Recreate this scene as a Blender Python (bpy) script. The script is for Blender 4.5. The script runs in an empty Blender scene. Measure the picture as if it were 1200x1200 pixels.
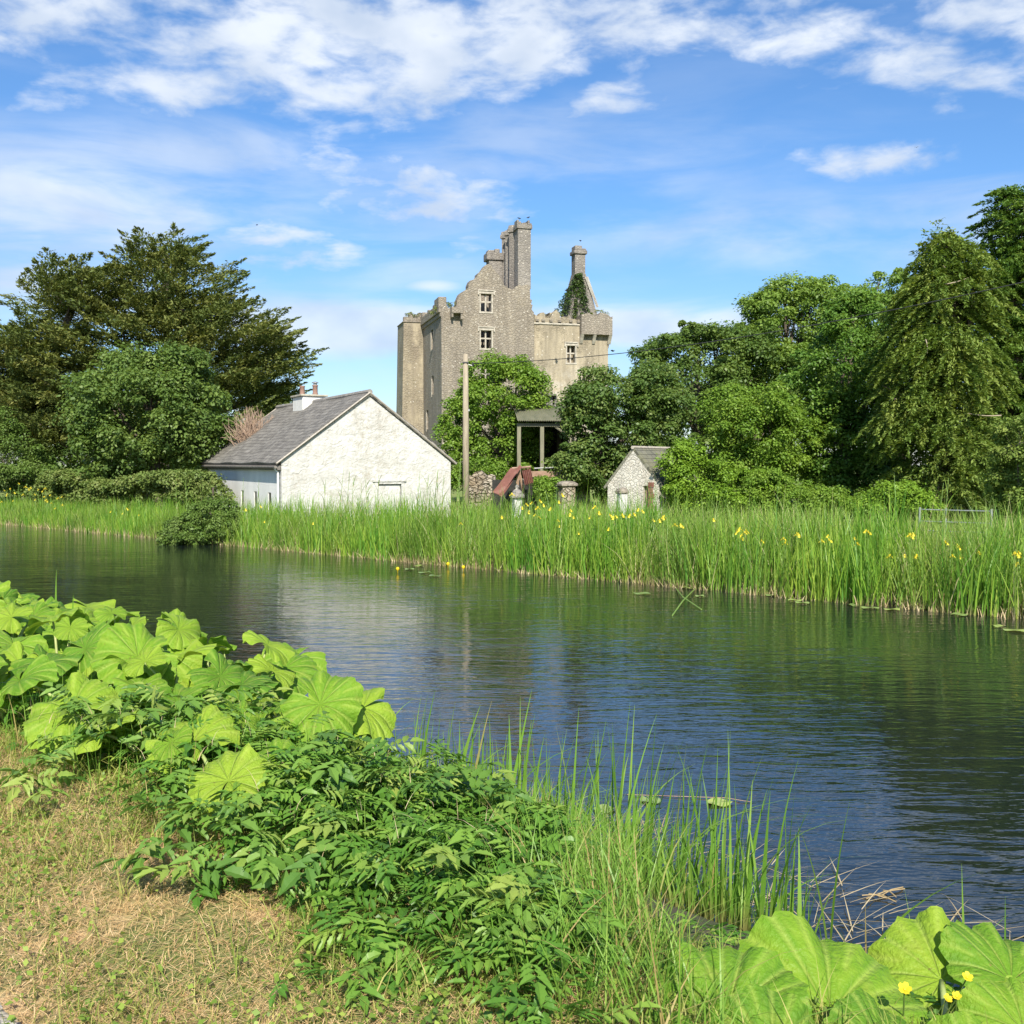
import bpy, bmesh, math, random
import numpy as np
from mathutils import Vector, Matrix, Euler
R = math.radians
random.seed(7); rng = np.random.default_rng(7)
S = bpy.context.scene
COL = S.collection

# ------------------------------------------------------------------ camera
EYE = 2.6
PITCH = math.atan(55/1200)
cam = bpy.data.cameras.new("camera"); cam_o = bpy.data.objects.new("camera", cam); COL.objects.link(cam_o)
cam.sensor_width = 36; cam.sensor_height = 36; cam.sensor_fit = 'HORIZONTAL'; cam.lens = 36
cam.clip_start = 0.05; cam.clip_end = 5000
cam_o.location = (0, 0, EYE); cam_o.rotation_euler = (math.pi/2-PITCH, 0, 0)
S.camera = cam_o
S.render.engine = 'CYCLES'
S.view_settings.view_transform = 'Standard'; S.view_settings.look = 'None'
S.view_settings.gamma = 1; S.view_settings.use_curve_mapping = False
S.view_settings.exposure = 0.68
S.cycles.max_bounces = 7; S.cycles.transparent_max_bounces = 6
S.cycles.diffuse_bounces = 3; S.cycles.glossy_bounces = 3; S.cycles.transmission_bounces = 4

# ------------------------------------------------------------------ node helper
class NT:
    def __init__(s, tree):
        s.t = tree; s.n = tree.nodes; s.l = tree.links; s.n.clear()
    def new(s, typ, **kw):
        nd = s.n.new(typ)
        for k, v in kw.items():
            if k.startswith('in_'):
                key = k[3:]
                key = int(key) if key.isdigit() else key.replace('_', ' ')
                s.set(nd, key, v)
            else: setattr(nd, k, v)
        return nd
    def set(s, nd, key, v):
        if isinstance(v, bpy.types.NodeSocket): s.l.new(v, nd.inputs[key])
        else: nd.inputs[key].default_value = v
    def math(s, op, a, b=None, c=None, clamp=False):
        nd = s.n.new('ShaderNodeMath'); nd.operation = op; nd.use_clamp = clamp
        s.set(nd, 0, a)
        if b is not None: s.set(nd, 1, b)
        if c is not None: s.set(nd, 2, c)
        return nd.outputs[0]
    def vmath(s, op, a, b=None):
        nd = s.n.new('ShaderNodeVectorMath'); nd.operation = op
        s.set(nd, 0, a)
        if b is not None: s.set(nd, 1, b)
        return nd.outputs[1] if op in ('LENGTH', 'DOT_PRODUCT', 'DISTANCE') else nd.outputs[0]
    def mr(s, v, a, b, c=0.0, d=1.0, smooth=False):
        nd = s.n.new('ShaderNodeMapRange'); nd.clamp = True
        if smooth: nd.interpolation_type = 'SMOOTHSTEP'
        s.set(nd, 0, v); s.set(nd, 1, a); s.set(nd, 2, b); s.set(nd, 3, c); s.set(nd, 4, d)
        return nd.outputs[0]
    def mix(s, f, a, b, blend='MIX'):
        nd = s.n.new('ShaderNodeMix'); nd.data_type = 'RGBA'; nd.blend_type = blend
        s.set(nd, 0, f)
        s.set(nd, 6, a if isinstance(a, bpy.types.NodeSocket) else (*a, 1))
        s.set(nd, 7, b if isinstance(b, bpy.types.NodeSocket) else (*b, 1))
        return nd.outputs[2]
    def noise(s, vec, scale, detail=4, rough=.55, dist=0.0):
        nd = s.n.new('ShaderNodeTexNoise'); s.set(nd, 'Vector', vec)
        nd.inputs['Scale'].default_value = scale; nd.inputs['Detail'].default_value = detail
        nd.inputs['Roughness'].default_value = rough; nd.inputs['Distortion'].default_value = dist
        return nd.outputs[0]
    def vor(s, vec, scale, feature='F1'):
        nd = s.n.new('ShaderNodeTexVoronoi'); nd.feature = feature; s.set(nd, 'Vector', vec)
        nd.inputs['Scale'].default_value = scale
        return nd
    def mapping(s, vec, scale=(1,1,1), loc=(0,0,0), rot=(0,0,0)):
        nd = s.n.new('ShaderNodeMapping'); s.set(nd, 'Vector', vec)
        nd.inputs['Scale'].default_value = scale; nd.inputs['Location'].default_value = loc
        nd.inputs['Rotation'].default_value = rot
        return nd.outputs[0]

# ------------------------------------------------------------------ world: sky + high broken cloud
SUN_EL = R(39); SUN_AZ = R(175)          # clockwise from +Y
W = bpy.data.worlds.new("World"); S.world = W; W.use_nodes = True
w = NT(W.node_tree)
out = w.new('ShaderNodeOutputWorld'); bg = w.new('ShaderNodeBackground'); bg.inputs[1].default_value = 0.095
sky = w.new('ShaderNodeTexSky'); sky.sky_type = 'NISHITA'; sky.sun_disc = False
sky.sun_elevation = SUN_EL; sky.sun_rotation = SUN_AZ; sky.air_density = 1.0; sky.dust_density = 0.6; sky.ozone_density = 3.0
g = w.new('ShaderNodeTexCoord').outputs['Generated']
sep = w.new('ShaderNodeSeparateXYZ', in_Vector=g)
dx, dy, dz = sep.outputs
azi = w.math('ARCTAN2', dx, dy)
ele = w.math('ARCSINE', dz)
AE = w.new('ShaderNodeCombineXYZ', in_0=azi, in_1=ele).outputs[0]
den = w.math('ADD', w.math('MAXIMUM', dz, 0.0), 0.09)
PL = w.new('ShaderNodeCombineXYZ', in_0=w.math('DIVIDE', dx, den), in_1=w.math('DIVIDE', dy, den)).outputs[0]
def ae(px, py):
    a = math.atan((px-600)/1200); return a, math.atan((545-py)/1200*math.cos(a))
def blob(px, py, rx, ry, rot=0, amp=1.0):
    a, e = ae(px, py)
    v = w.mapping(w.vmath('SUBTRACT', AE, (a, e, 0)), rot=(0, 0, R(rot)))
    v = w.vmath('MULTIPLY', v, (1200/rx, 1200/ry, 0))
    d = w.vmath('LENGTH', v)
    return w.mr(d, 0.1, 1.35, amp, 0.0, True)
wn = w.noise(w.mapping(PL, (1, 1, 1)), 1.4, 3, .5)
warp = w.vmath('ADD', PL, w.new('ShaderNodeCombineXYZ', in_0=wn, in_1=wn).outputs[0])
n1 = w.noise(w.mapping(warp, (1.0, 1.5, 1)), 2.3, 9, .58, .1)
n2 = w.noise(w.mapping(AE, (1, 2.3, 1), rot=(0, 0, R(-8))), 17.0, 9, .56, .2)
nn = w.math('ADD', w.math('MULTIPLY', n1, .35), w.math('MULTIPLY', n2, .65))
cov = None
for b in [(90,10,300,75,-8,1.15),(330,60,300,80,-14,1.25),(520,70,240,90,-8,1.25),(660,40,240,80,0,1.1),(720,120,110,38,-6,.85),
          (390,115,110,35,-14,.9),
          (840,42,70,22,0,.8),(940,52,110,34,-3,1.1),(1080,80,150,50,14,1.02),(1160,25,170,55,10,1.0),(900,8,180,20,0,.8),
          (1000,192,130,32,4,.8),(1100,135,60,14,8,.55),(430,150,50,20,-15,.65),(500,230,150,75,10,.95),
          (330,285,150,45,12,.9),(400,205,120,55,0,.8),(345,165,40,12,-10,.5),(300,340,90,22,6,.6),
          (800,165,34,9,-6,.5)]:
    x = blob(*b); cov = x if cov is None else w.math('MAXIMUM', cov, x)
puff = w.mr(w.math('ADD', nn, w.math('MULTIPLY', w.math('SUBTRACT', cov, 1.0), .30)), .33, .60, 0, .92, True)
# thin streaky veil lower down
n3 = w.noise(w.mapping(AE, (1, 4.5, 1), rot=(0, 0, R(4))), 5.0, 7, .55, .4)
vc = None
for b in [(60,240,330,75,0,.8),(400,385,230,40,0,1.1),(780,385,230,32,3,1.1),(860,275,200,45,0,.55),(60,340,150,50,0,.85),
          (230,190,260,50,-6,.5),(1120,265,160,60,8,.5),(600,230,330,120,0,.35),(700,440,400,30,0,.45),(450,300,260,60,0,.35),
          (510,338,40,10,0,.7)]:
    x = blob(*b); vc = x if vc is None else w.math('MAXIMUM', vc, x)
base = w.noise(w.mapping(PL, (.6, 1.0, 1)), .9, 6, .6)
veil = w.math('MULTIPLY', w.mr(w.math('ADD', n3, w.math('MULTIPLY', vc, .24)), .42, .74, 0, .8, True), w.mr(vc, 0, .8, .12, 1))
back = w.math('MULTIPLY', w.mr(dy, 0.35, -0.3, 0, .75), w.mr(base, .45, .65, 0, 1, True))
cl = w.math('MAXIMUM', w.math('MAXIMUM', puff, veil), back)
tint = w.mix(1.0, sky.outputs[0], w.mix(w.mr(dz, 0.0, .22, 0, 1), (0.86, 0.88, 0.98), (0.64, 0.91, 1.15)), 'MULTIPLY')
shade = w.mr(w.noise(w.mapping(AE, (1, 1.6, 1), loc=(3, 1, 0)), 9, 4, .5), .35, .65, 0, 1)
cloudc = w.mix(shade, (4.2, 4.9, 6.0), (6.3, 6.7, 7.2))
w.l.new(w.mix(cl, tint, cloudc), bg.inputs[0]); w.l.new(bg.outputs[0], out.inputs[0])

sl = bpy.data.lights.new("sun", 'SUN'); so = bpy.data.objects.new("sun", sl); COL.objects.link(so)
sl.energy = 5.0; sl.angle = R(0.55); sl.color = (1.0, .93, .80)
sd = Vector((math.sin(SUN_AZ)*math.cos(SUN_EL), math.cos(SUN_AZ)*math.cos(SUN_EL), math.sin(SUN_EL)))
so.rotation_euler = (-sd).to_track_quat('-Z', 'Y').to_euler()
so.location = sd*200

# ------------------------------------------------------------------ geometry helpers
def at(px, py, Y):
    c, s_ = math.cos(PITCH), math.sin(PITCH)
    v = (600-py)/1200; u = (px-600)/1200
    d = Vector((u, c+v*s_, -s_+v*c)); k = Y/d.y
    return Vector((d.x*k, Y, EYE+d.z*k))
def st(s, t): return (-0.743*s+0.669*t, 0.669*s+0.743*t)
def to_st(x, y): return (-0.743*x+0.669*y, 0.669*x+0.743*y)
TK = np.array([-900, -2, 2.3, 3.2, 4.2, 4.9, 5.5, 7.0, 17.2, 18.4, 19.3, 20.6, 26, 40, 900.])
ZK = np.array([1.0, 1.0, 1.0, .86, .42, .06, -.35, -1.2, -1.2, -.3, .12, .45, .6, .8, 1.5])
def gz(x, y):
    s, t = to_st(np.asarray(x, float), np.asarray(y, float))
    n = .05*np.sin(s*1.3+t*.7)+.04*np.sin(s*2.9-t*1.7)+.03*np.sin(x*4.1)*np.cos(y*3.3)
    return np.interp(t, TK, ZK) + n*np.clip((np.abs(t-12)-6)/3, 0, 1)*.5

def tag(o, label, cat, group=None, kind=None):
    o['label'] = label; o['category'] = cat
    if group: o['group'] = group
    if kind: o['kind'] = kind
    return o
def empty(name, loc, rz=0, label=None, cat=None, group=None):
    o = bpy.data.objects.new(name, None); o.empty_display_size = .2
    COL.objects.link(o); o.location = loc; o.rotation_euler = (0, 0, rz)
    if label: tag(o, label, cat, group)
    return o
def link(name, me, mat, parent=None):
    o = bpy.data.objects.new(name, me); COL.objects.link(o)
    if mat is not None:
        for m in (mat if isinstance(mat, (list, tuple)) else [mat]): me.materials.append(m)
    if parent: o.parent = parent
    return o
def npmesh(name, V, F, attrs=None, smooth=False):
    V = np.ascontiguousarray(V, dtype=np.float32).reshape(-1, 3); F = np.ascontiguousarray(F, dtype=np.int32)
    n, k = F.shape
    me = bpy.data.meshes.new(name)
    me.vertices.add(len(V)); me.vertices.foreach_set('co', V.ravel())
    me.loops.add(n*k); me.loops.foreach_set('vertex_index', F.ravel())
    me.polygons.add(n); me.polygons.foreach_set('loop_start', np.arange(0, n*k, k, dtype=np.int32))
    me.polygons.foreach_set('loop_total', np.full(n, k, dtype=np.int32))
    if smooth: me.polygons.foreach_set('use_smooth', np.ones(n, dtype=bool))
    for an, av in (attrs or {}).items():
        a = me.attributes.new(an, 'FLOAT', 'POINT'); a.data.foreach_set('value', np.ascontiguousarray(av, dtype=np.float32).ravel())
    me.update(calc_edges=True)
    return me
class MB:
    def __init__(s): s.v = []; s.f = []
    def add(s, vs, fs):
        b = len(s.v); s.v += [tuple(v) for v in vs]; s.f += [tuple(i+b for i in f) for f in fs]; return s
    def box(s, x0, x1, y0, y1, z0, z1, M=None):
        vs = [Vector((x, y, z)) for z in (z0, z1) for x, y in ((x0, y0), (x1, y0), (x1, y1), (x0, y1))]
        if M: vs = [M@v for v in vs]
        return s.add(vs, [(3,2,1,0), (4,5,6,7), (0,1,5,4), (1,2,6,5), (2,3,7,6), (3,0,4,7)])
    def prism(s, pts, y0, y1):      # pts (x,z) counter-clockwise seen from -y
        n = len(pts)
        vs = [(x, y0, z) for x, z in pts]+[(x, y1, z) for x, z in pts]
        fs = [tuple(range(n)), tuple(range(2*n-1, n-1, -1))]+[((i+1) % n, i, i+n, (i+1) % n+n) for i in range(n)]
        return s.add(vs, fs)
    def tube(s, pts, rad, n=8, cap=True):
        pts = [Vector(p) for p in pts]
        if not isinstance(rad, (list, tuple)): rad = [rad]*len(pts)
        rings = []; up = None; vs = []
        for i, p in enumerate(pts):
            d = (pts[min(i+1, len(pts)-1)]-pts[max(i-1, 0)]).normalized()
            if up is None: up = Vector((0, 0, 1)) if abs(d.z) < .9 else Vector((1, 0, 0))
            a = d.cross(up).normalized(); up = a.cross(d).normalized()
            vs += [p+(a*math.cos(2*math.pi*k/n)+up*math.sin(2*math.pi*k/n))*rad[i] for k in range(n)]
        fs = [(i*n+k, i*n+(k+1) % n, (i+1)*n+(k+1) % n, (i+1)*n+k) for i in range(len(pts)-1) for k in range(n)]
        if cap: fs += [tuple(range(n-1, -1, -1)), tuple(range((len(pts)-1)*n, len(pts)*n))]
        return s.add(vs, fs)
    def lathe(s, c, prof, n=16, a0=0):
        vs = [(c[0]+r*math.cos(a0+2*math.pi*k/n), c[1]+r*math.sin(a0+2*math.pi*k/n), c[2]+z) for r, z in prof for k in range(n)]
        fs = [(i*n+k, i*n+(k+1) % n, (i+1)*n+(k+1) % n, (i+1)*n+k) for i in range(len(prof)-1) for k in range(n)]
        fs += [tuple(range(n-1, -1, -1)), tuple(range((len(prof)-1)*n, len(prof)*n))]
        return s.add(vs, fs)
    def mesh(s, name):
        me = bpy.data.meshes.new(name); me.from_pydata(s.v, [], s.f); me.update()
        bm = bmesh.new(); bm.from_mesh(me); bmesh.ops.recalc_face_normals(bm, faces=bm.faces); bm.to_mesh(me); bm.free()
        return me
    def build(s, name, mat, parent=None, smooth=False, bevel=0):
        me = s.mesh(name)
        if smooth: me.polygons.foreach_set('use_smooth', [True]*len(me.polygons))
        o = link(name, me, mat, parent)
        if bevel:
            m = o.modifiers.new('bevel', 'BEVEL'); m.width = bevel; m.segments = 2; m.limit_method = 'ANGLE'
        return o
def cut(me, cutter_mb):
    """mesh minus the boxes of cutter_mb -> new mesh"""
    a = bpy.data.objects.new('tmp_a', me); b = bpy.data.objects.new('tmp_b', cutter_mb.mesh('c'))
    COL.objects.link(a); COL.objects.link(b)
    m = a.modifiers.new('b', 'BOOLEAN'); m.operation = 'DIFFERENCE'; m.object = b; m.solver = 'EXACT'; m.use_self = True
    dg = bpy.context.evaluated_depsgraph_get(); dg.update()
    r = bpy.data.meshes.new_from_object(a.evaluated_get(dg))
    bpy.data.objects.remove(a); bpy.data.objects.remove(b)
    return r

# ------------------------------------------------------------------ materials
def M_(name):
    m = bpy.data.materials.new(name); m.use_nodes = True
    t = NT(m.node_tree); o = t.new('ShaderNodeOutputMaterial'); p = t.new('ShaderNodeBsdfPrincipled')
    t.l.new(p.outputs[0], o.inputs[0]); t.out = o; t.p = p
    return m, t
def attr(t, n): return t.new('ShaderNodeAttribute', attribute_name=n).outputs['Fac']
def objc(t): return t.new('ShaderNodeTexCoord').outputs['Object']
def bump(t, h, dist, strength=1.0):
    b = t.new('ShaderNodeBump', in_Height=h); b.inputs['Distance'].default_value = dist; b.inputs['Strength'].default_value = strength
    t.l.new(b.outputs[0], t.p.inputs['Normal'])
def ramp(t, f, stops):
    r = t.new('ShaderNodeValToRGB'); t.set(r, 0, f); e = r.color_ramp.elements
    while len(e) < len(stops): e.new(.5)
    for i, (p, c) in enumerate(stops): e[i].position = p; e[i].color = (*c, 1)
    return r.outputs[0]
def m_leaf(name, stops, trans=.35, rough=.5, base=None, vein=None, spec=.3, blotch=0):
    m, t = M_(name)
    tn = attr(t, 'tint')
    c = ramp(t, tn, stops)
    if base:   # dry straw-coloured foot of each blade
        c = t.mix(t.mr(attr(t, 'along'), base[1], base[2], 1, 0), c, base[0])
    if vein: c = t.mix(t.math('MULTIPLY', attr(t, 'vein'), .75), c, vein)
    if blotch:
        nz = t.noise(objc(t), blotch, 5, .6)
        c = t.mix(t.mr(nz, .56, .72, 0, .45), c, (.30, .36, .06))
        c = t.mix(t.mr(t.noise(objc(t), blotch*3.1, 3, .6), .68, .74, 0, .7), c, (.22, .15, .06))
    t.l.new(c, t.p.inputs['Base Color']); t.p.inputs['Roughness'].default_value = rough
    t.p.inputs['Specular IOR Level'].default_value = spec
    if blotch:
        bump(t, t.math('ADD', t.noise(objc(t), 14, 3), t.math('MULTIPLY', attr(t, 'vein'), -.7)), .015, .7)
    tr = t.new('ShaderNodeBsdfTranslucent')
    t.l.new(t.mix(1.0, c, (1.15, 1.1, .55), 'MULTIPLY'), tr.inputs[0])
    mx = t.new('ShaderNodeMixShader'); mx.inputs[0].default_value = trans
    t.l.new(t.p.outputs[0], mx.inputs[1]); t.l.new(tr.outputs[0], mx.inputs[2]); t.l.new(mx.outputs[0], t.out.inputs[0])
    return m
def m_plain(name, c1, c2, scale=6, rough=.8, bd=.01, metal=0, stretch=(1,1,1), bs=25):
    m, t = M_(name); o = t.mapping(objc(t), stretch)
    t.l.new(t.mix(t.mr(t.noise(o, scale, 6, .65), .35, .65), c1, c2), t.p.inputs['Base Color'])
    t.p.inputs['Roughness'].default_value = rough; t.p.inputs['Metallic'].default_value = metal
    if bd: bump(t, t.noise(o, bs, 5, .6), bd)
    return m
def m_rubble(name, cols, mortar, sc=2.2, stain=None, spec_white=.06, mort=.5, render_cover=0, render_cols=None, bd=.05, zs=1.6, white_low=None):
    m, t = M_(name); o = objc(t)
    d = t.vmath('ADD', o, t.vmath('SCALE', t.new('ShaderNodeTexNoise', in_Vector=o, in_Scale=3.0).outputs[1]))
    t.n[-1].inputs[3].default_value = .22
    for nd in t.n:
        if nd.type == 'VECT_MATH' and nd.operation == 'SCALE': nd.inputs[3].default_value = .22
    ov = t.mapping(d, (1, 1, zs))
    v = t.vor(ov, sc); rnd = t.new('ShaderNodeSeparateColor', in_0=v.outputs['Color']).outputs[0]
    c = ramp(t, rnd, [(i/(len(cols)-1), q) for i, q in enumerate(cols)])
    edge = t.vor(ov, sc, 'DISTANCE_TO_EDGE').outputs['Distance']
    e = t.mr(edge, .0, .09, 1, 0)
    c = t.mix(t.math('MULTIPLY', e, mort), c, mortar)
    fine = t.noise(o, 9, 8, .7)
    c = t.mix(t.mr(fine, .3, .75, 0, .55), c, (cols[0][0]*.6, cols[0][1]*.6, cols[0][2]*.58))
    big = t.noise(t.mapping(o, (1, 1, .45)), .55, 6, .65)
    if stain: c = t.mix(t.mr(big, .42, .62, 0, .85), c, tuple(q*.85 for q in stain))
    hgt = t.math('ADD', t.math('MULTIPLY', t.mr(edge, 0, .12), 1.0), t.math('MULTIPLY', fine, .8))
    if render_cover:
        rn = t.noise(t.mapping(o, (1, 1, .7), loc=(4, 2, 7)), .5, 8, .62)
        rc = ramp(t, t.noise(t.mapping(o, (1.8, 1.8, .30)), .9, 8, .7), [(.36, render_cols[0]), (.5, render_cols[1]), (.62, render_cols[2])])
        rc = t.mix(t.mr(t.noise(o, 6, 7, .7), .45, .8, 0, .5), rc, (render_cols[0][0]*.7, render_cols[0][1]*.66, render_cols[0][2]*.6))
        f = t.mr(rn, 1-render_cover-.04, 1-render_cover+.06)
        c = t.mix(f, c, rc)
        hgt = t.mix(t.math('MULTIPLY', f, .8), hgt, (1.2, 1.2, 1.2))
    if white_low:
        z = t.new('ShaderNodeSeparateXYZ', in_Vector=o).outputs[2]
        f = t.math('MULTIPLY', t.mr(z, white_low[0], white_low[1], 1, 0, True), t.mr(t.noise(o, 1.1, 8, .7), .42, .6))
        c = t.mix(t.math('MULTIPLY', f, .75), c, white_low[2])
    zz = t.new('ShaderNodeSeparateXYZ', in_Vector=o).outputs[2]
    stk = t.mr(t.noise(t.mapping(o, (2.6, 2.6, .16)), 1.0, 6, .6), .45, .62, 0, .45)
    c = t.mix(stk, c, (cols[0][0]*.62, cols[0][1]*.62, cols[0][2]*.62))
    ws = t.vor(o, 5.5); wr = t.new('ShaderNodeSeparateColor', in_0=ws.outputs['Color']).outputs[1]
    wf = t.math('MULTIPLY', t.mr(wr, 1-spec_white-.005, 1-spec_white), t.mr(ws.outputs['Distance'], .15, .4, .8, 0))
    c = t.mix(wf, c, (.55, .51, .44))
    t.l.new(c, t.p.inputs['Base Color']); t.p.inputs['Roughness'].default_value = .92
    bump(t, hgt, bd)
    return m

MAT = {}
MAT['castle'] = m_rubble('castle_rubble', [(0.272,0.232,0.179), (0.346,0.298,0.228), (0.302,0.265,0.217), (0.390,0.346,0.274)], (0.346,0.302,0.243), 3.6, (0.243,0.210,0.171), .06, .25, bd=.035)
MAT['castle_tan'] = m_rubble('castle_render', [(0.272,0.232,0.165), (0.336,0.288,0.206), (0.288,0.248,0.190)], (0.336,0.288,0.215), 3.2, (0.264,0.224,0.157), .03, .3, .56,
                             [(0.248,0.213,0.157), (0.336,0.288,0.206), (0.408,0.348,0.248)], bd=.03, white_low=(7.5, 11.5, (0.465,0.441,0.389)))
MAT['castle_flank'] = m_rubble('castle_flank_render', [(0.275,0.235,0.167), (0.340,0.292,0.209), (0.292,0.251,0.192)], (0.340,0.292,0.218), 3.2, (0.243,0.202,0.150), .03, .3, .5,
                             [(0.243,0.206,0.155), (0.307,0.263,0.188), (0.388,0.332,0.234)], bd=.03)
MAT['castle_side'] = m_rubble('castle_side_stone', [(0.282,0.243,0.194), (0.352,0.313,0.251), (0.313,0.273,0.226)], (0.344,0.305,0.251), 3.6, (0.259,0.223,0.181), .06, .25, bd=.035)
MAT['dressed'] = m_plain('dressed_limestone', (.28,.255,.21), (.48,.44,.37), 4, .9, .02)
MAT['chimney'] = m_rubble('chimney_stone', [(0.235,0.215,0.198), (0.328,0.297,0.258), (0.282,0.259,0.230)], (0.313,0.285,0.251), 3.6, (0.203,0.184,0.162), .08, .25, bd=.03)
MAT['rubble_white'] = m_rubble('whitewashed_rubble', [(.60,.57,.51), (.68,.65,.59), (.54,.50,.44)], (.56,.52,.46), 6.5, (.46,.41,.34), .1, .3, bd=.02)
MAT['dry_wall'] = m_rubble('dry_stone', [(.30,.25,.18), (.58,.54,.46), (.42,.37,.28), (.66,.62,.55)], (.10,.08,.05), 4.2, (.33,.22,.12), .1, .9, bd=.08, zs=1.5)
def m_whitewash():
    m, t = M_('flaking_whitewash'); o = objc(t)
    d = t.vmath('ADD', o, t.new('ShaderNodeTexNoise', in_Vector=o, in_Scale=2.5).outputs[1])
    ov = t.mapping(d, (1, 1, 1.6)); v = t.vor(ov, 4.2); edge = t.vor(ov, 4.2, 'DISTANCE_TO_EDGE').outputs['Distance']
    c = t.mix(t.mr(t.noise(o, 1.5, 7, .7), .4, .7), (.54,.535,.52), (.38,.37,.345))
    z = t.new('ShaderNodeSeparateXYZ', in_Vector=o).outputs[2]
    f = t.math('MULTIPLY', t.mr(t.noise(o, 4.5, 9, .75), .46, .62), t.mr(t.noise(t.mapping(o, (1,1,1), loc=(9,3,1)), .55, 4, .6), .38, .62))
    c = t.mix(t.math('MULTIPLY', f, .85), c, (.33,.30,.25))
    f2 = t.mr(t.noise(o, 7, 9, .8), .55, .66, 0, .7)
    c = t.mix(t.math('MULTIPLY', f2, t.mr(z, 5, 1.2, .45, 1)), c, (.30,.27,.22))
    c = t.mix(t.mr(edge, 0, .06, .14, 0), c, (.42,.39,.33))
    c = t.mix(t.math('MULTIPLY', t.mr(z, 1.1, .1, 0, .7), t.mr(t.noise(o, 2.2, 7, .7), .35, .6)), c, (.30,.31,.22))
    t.l.new(c, t.p.inputs['Base Color']); t.p.inputs['Roughness'].default_value = .95
    bump(t, t.math('ADD', t.math('MULTIPLY', v.outputs['Distance'], -1.0), t.noise(o, 7, 8, .75)), .022)
    return m
MAT['whitewash'] = m_whitewash()
MAT['smooth_white'] = m_plain('limewashed_render', (.62,.62,.60), (.74,.73,.71), 1.2, .9, .01, stretch=(1,1,.5))
def m_slate(name, ca, cb, lich, w_=.32, h_=.22, amount=.5, moss=None):
    m, t = M_(name); o = objc(t)
    br = t.new('ShaderNodeTexBrick', in_Vector=o); br.inputs['Scale'].default_value = 1
    br.inputs['Brick Width'].default_value = w_; br.inputs['Row Height'].default_value = h_
    br.inputs['Mortar Size'].default_value = .008; br.inputs['Bias'].default_value = 0
    br.inputs['Color1'].default_value = (*ca, 1); br.inputs['Color2'].default_value = (*cb, 1); br.inputs['Mortar'].default_value = (.03,.03,.03,1)
    c = br.outputs[0]
    f = t.mr(t.noise(t.mapping(o, (.7, 2.6, 1)), 2.2, 8, .7), .52, .72, 0, amount)
    c = t.mix(f, c, lich)
    if moss: c = t.mix(t.mr(t.noise(o, 1.2, 6, .6), .45, .6, 0, .8), c, moss)
    t.l.new(c, t.p.inputs['Base Color']); t.p.inputs['Roughness'].default_value = .75
    # overlapping courses: saw-tooth height along the slope
    y = t.new('ShaderNodeSeparateXYZ', in_Vector=o).outputs[1]
    saw = t.math('FRACT', t.math('DIVIDE', y, h_))
    bump(t, t.math('ADD', t.math('MULTIPLY', saw, -1.0), t.math('MULTIPLY', br.outputs[1], -.6)), .02)
    return m
MAT['slate'] = m_slate('old_slate', (.13,.12,.105), (.21,.195,.17), (.38,.36,.33))
MAT['slate_moss'] = m_slate('mossy_roof', (.13,.13,.10), (.17,.165,.13), (.24,.24,.16), .35, .2, .6, (.17,.165,.10))
MAT['ridge'] = m_plain('ridge_tile', (.16,.15,.14), (.30,.28,.25), 8, .8)
MAT['fascia'] = m_plain('weathered_fascia', (.10,.09,.08), (.20,.18,.16), 8, .7)
MAT['verge'] = m_plain('verge_mortar', (.28,.25,.21), (.42,.38,.33), 8, .9)
MAT['white_paint'] = m_plain('white_paint', (.72,.72,.70), (.62,.61,.57), 3, .7, .004)
MAT['cap'] = m_plain('chimney_cap', (.30,.28,.22), (.45,.42,.34), 6, .9)
MAT['pot'] = m_plain('clay_pot', (.20,.11,.085), (.28,.18,.14), 6, .8)
MAT['dark'] = m_plain('interior_shade', (.012,.012,.012), (.03,.028,.025), 3, .9, 0)  # near-black colour standing in for shade inside openings
MAT['glass'] = m_plain('dusty_pane', (.02,.022,.025), (.05,.05,.05), 3, .25, 0)
MAT['pole'] = m_plain('pole_timber', (.24,.20,.14), (.36,.31,.23), 3, .85, .01, stretch=(6,6,.4))
MAT['timber'] = m_plain('grey_timber', (.15,.15,.10), (.23,.22,.15), 4, .85, .01, stretch=(5,5,.5))
MAT['brown_timber'] = m_plain('brown_timber', (.20,.12,.08), (.36,.25,.18), 4, .85, .01)
MAT['metal'] = m_plain('galvanised_metal', (.30,.32,.32), (.46,.47,.46), 5, .45, 0, .7)
MAT['wire'] = m_plain('wire', (.02,.02,.02), (.05,.05,.05), 5, .5, 0)
MAT['bird'] = m_plain('black_feathers', (.008,.008,.012), (.02,.02,.028), 9, .5, 0)
def m_corr(name, c1, c2, c3, period=.15):
    m, t = M_(name); o = objc(t); n = t.noise(t.mapping(o, (1, .3, 1)), 2.5, 8, .7)
    t.l.new(ramp(t, n, [(.3, c1), (.5, c2), (.7, c3)]), t.p.inputs['Base Color'])
    t.p.inputs['Roughness'].default_value = .65; return m
MAT['rust'] = m_corr('rusty_iron', (.10,.035,.024), (.16,.06,.042), (.24,.14,.11))
MAT['barn_roof'] = m_corr('weathered_iron', (.13,.14,.09), (.18,.18,.12), (.24,.23,.16))
MAT['bark'] = m_plain('bark', (.07,.055,.04), (.16,.13,.10), 5, .95, .03, stretch=(4,4,.6))
MAT['pale_bark'] = m_plain('dead_wood', (.26,.21,.15), (.40,.33,.25), 5, .95, .01)
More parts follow.
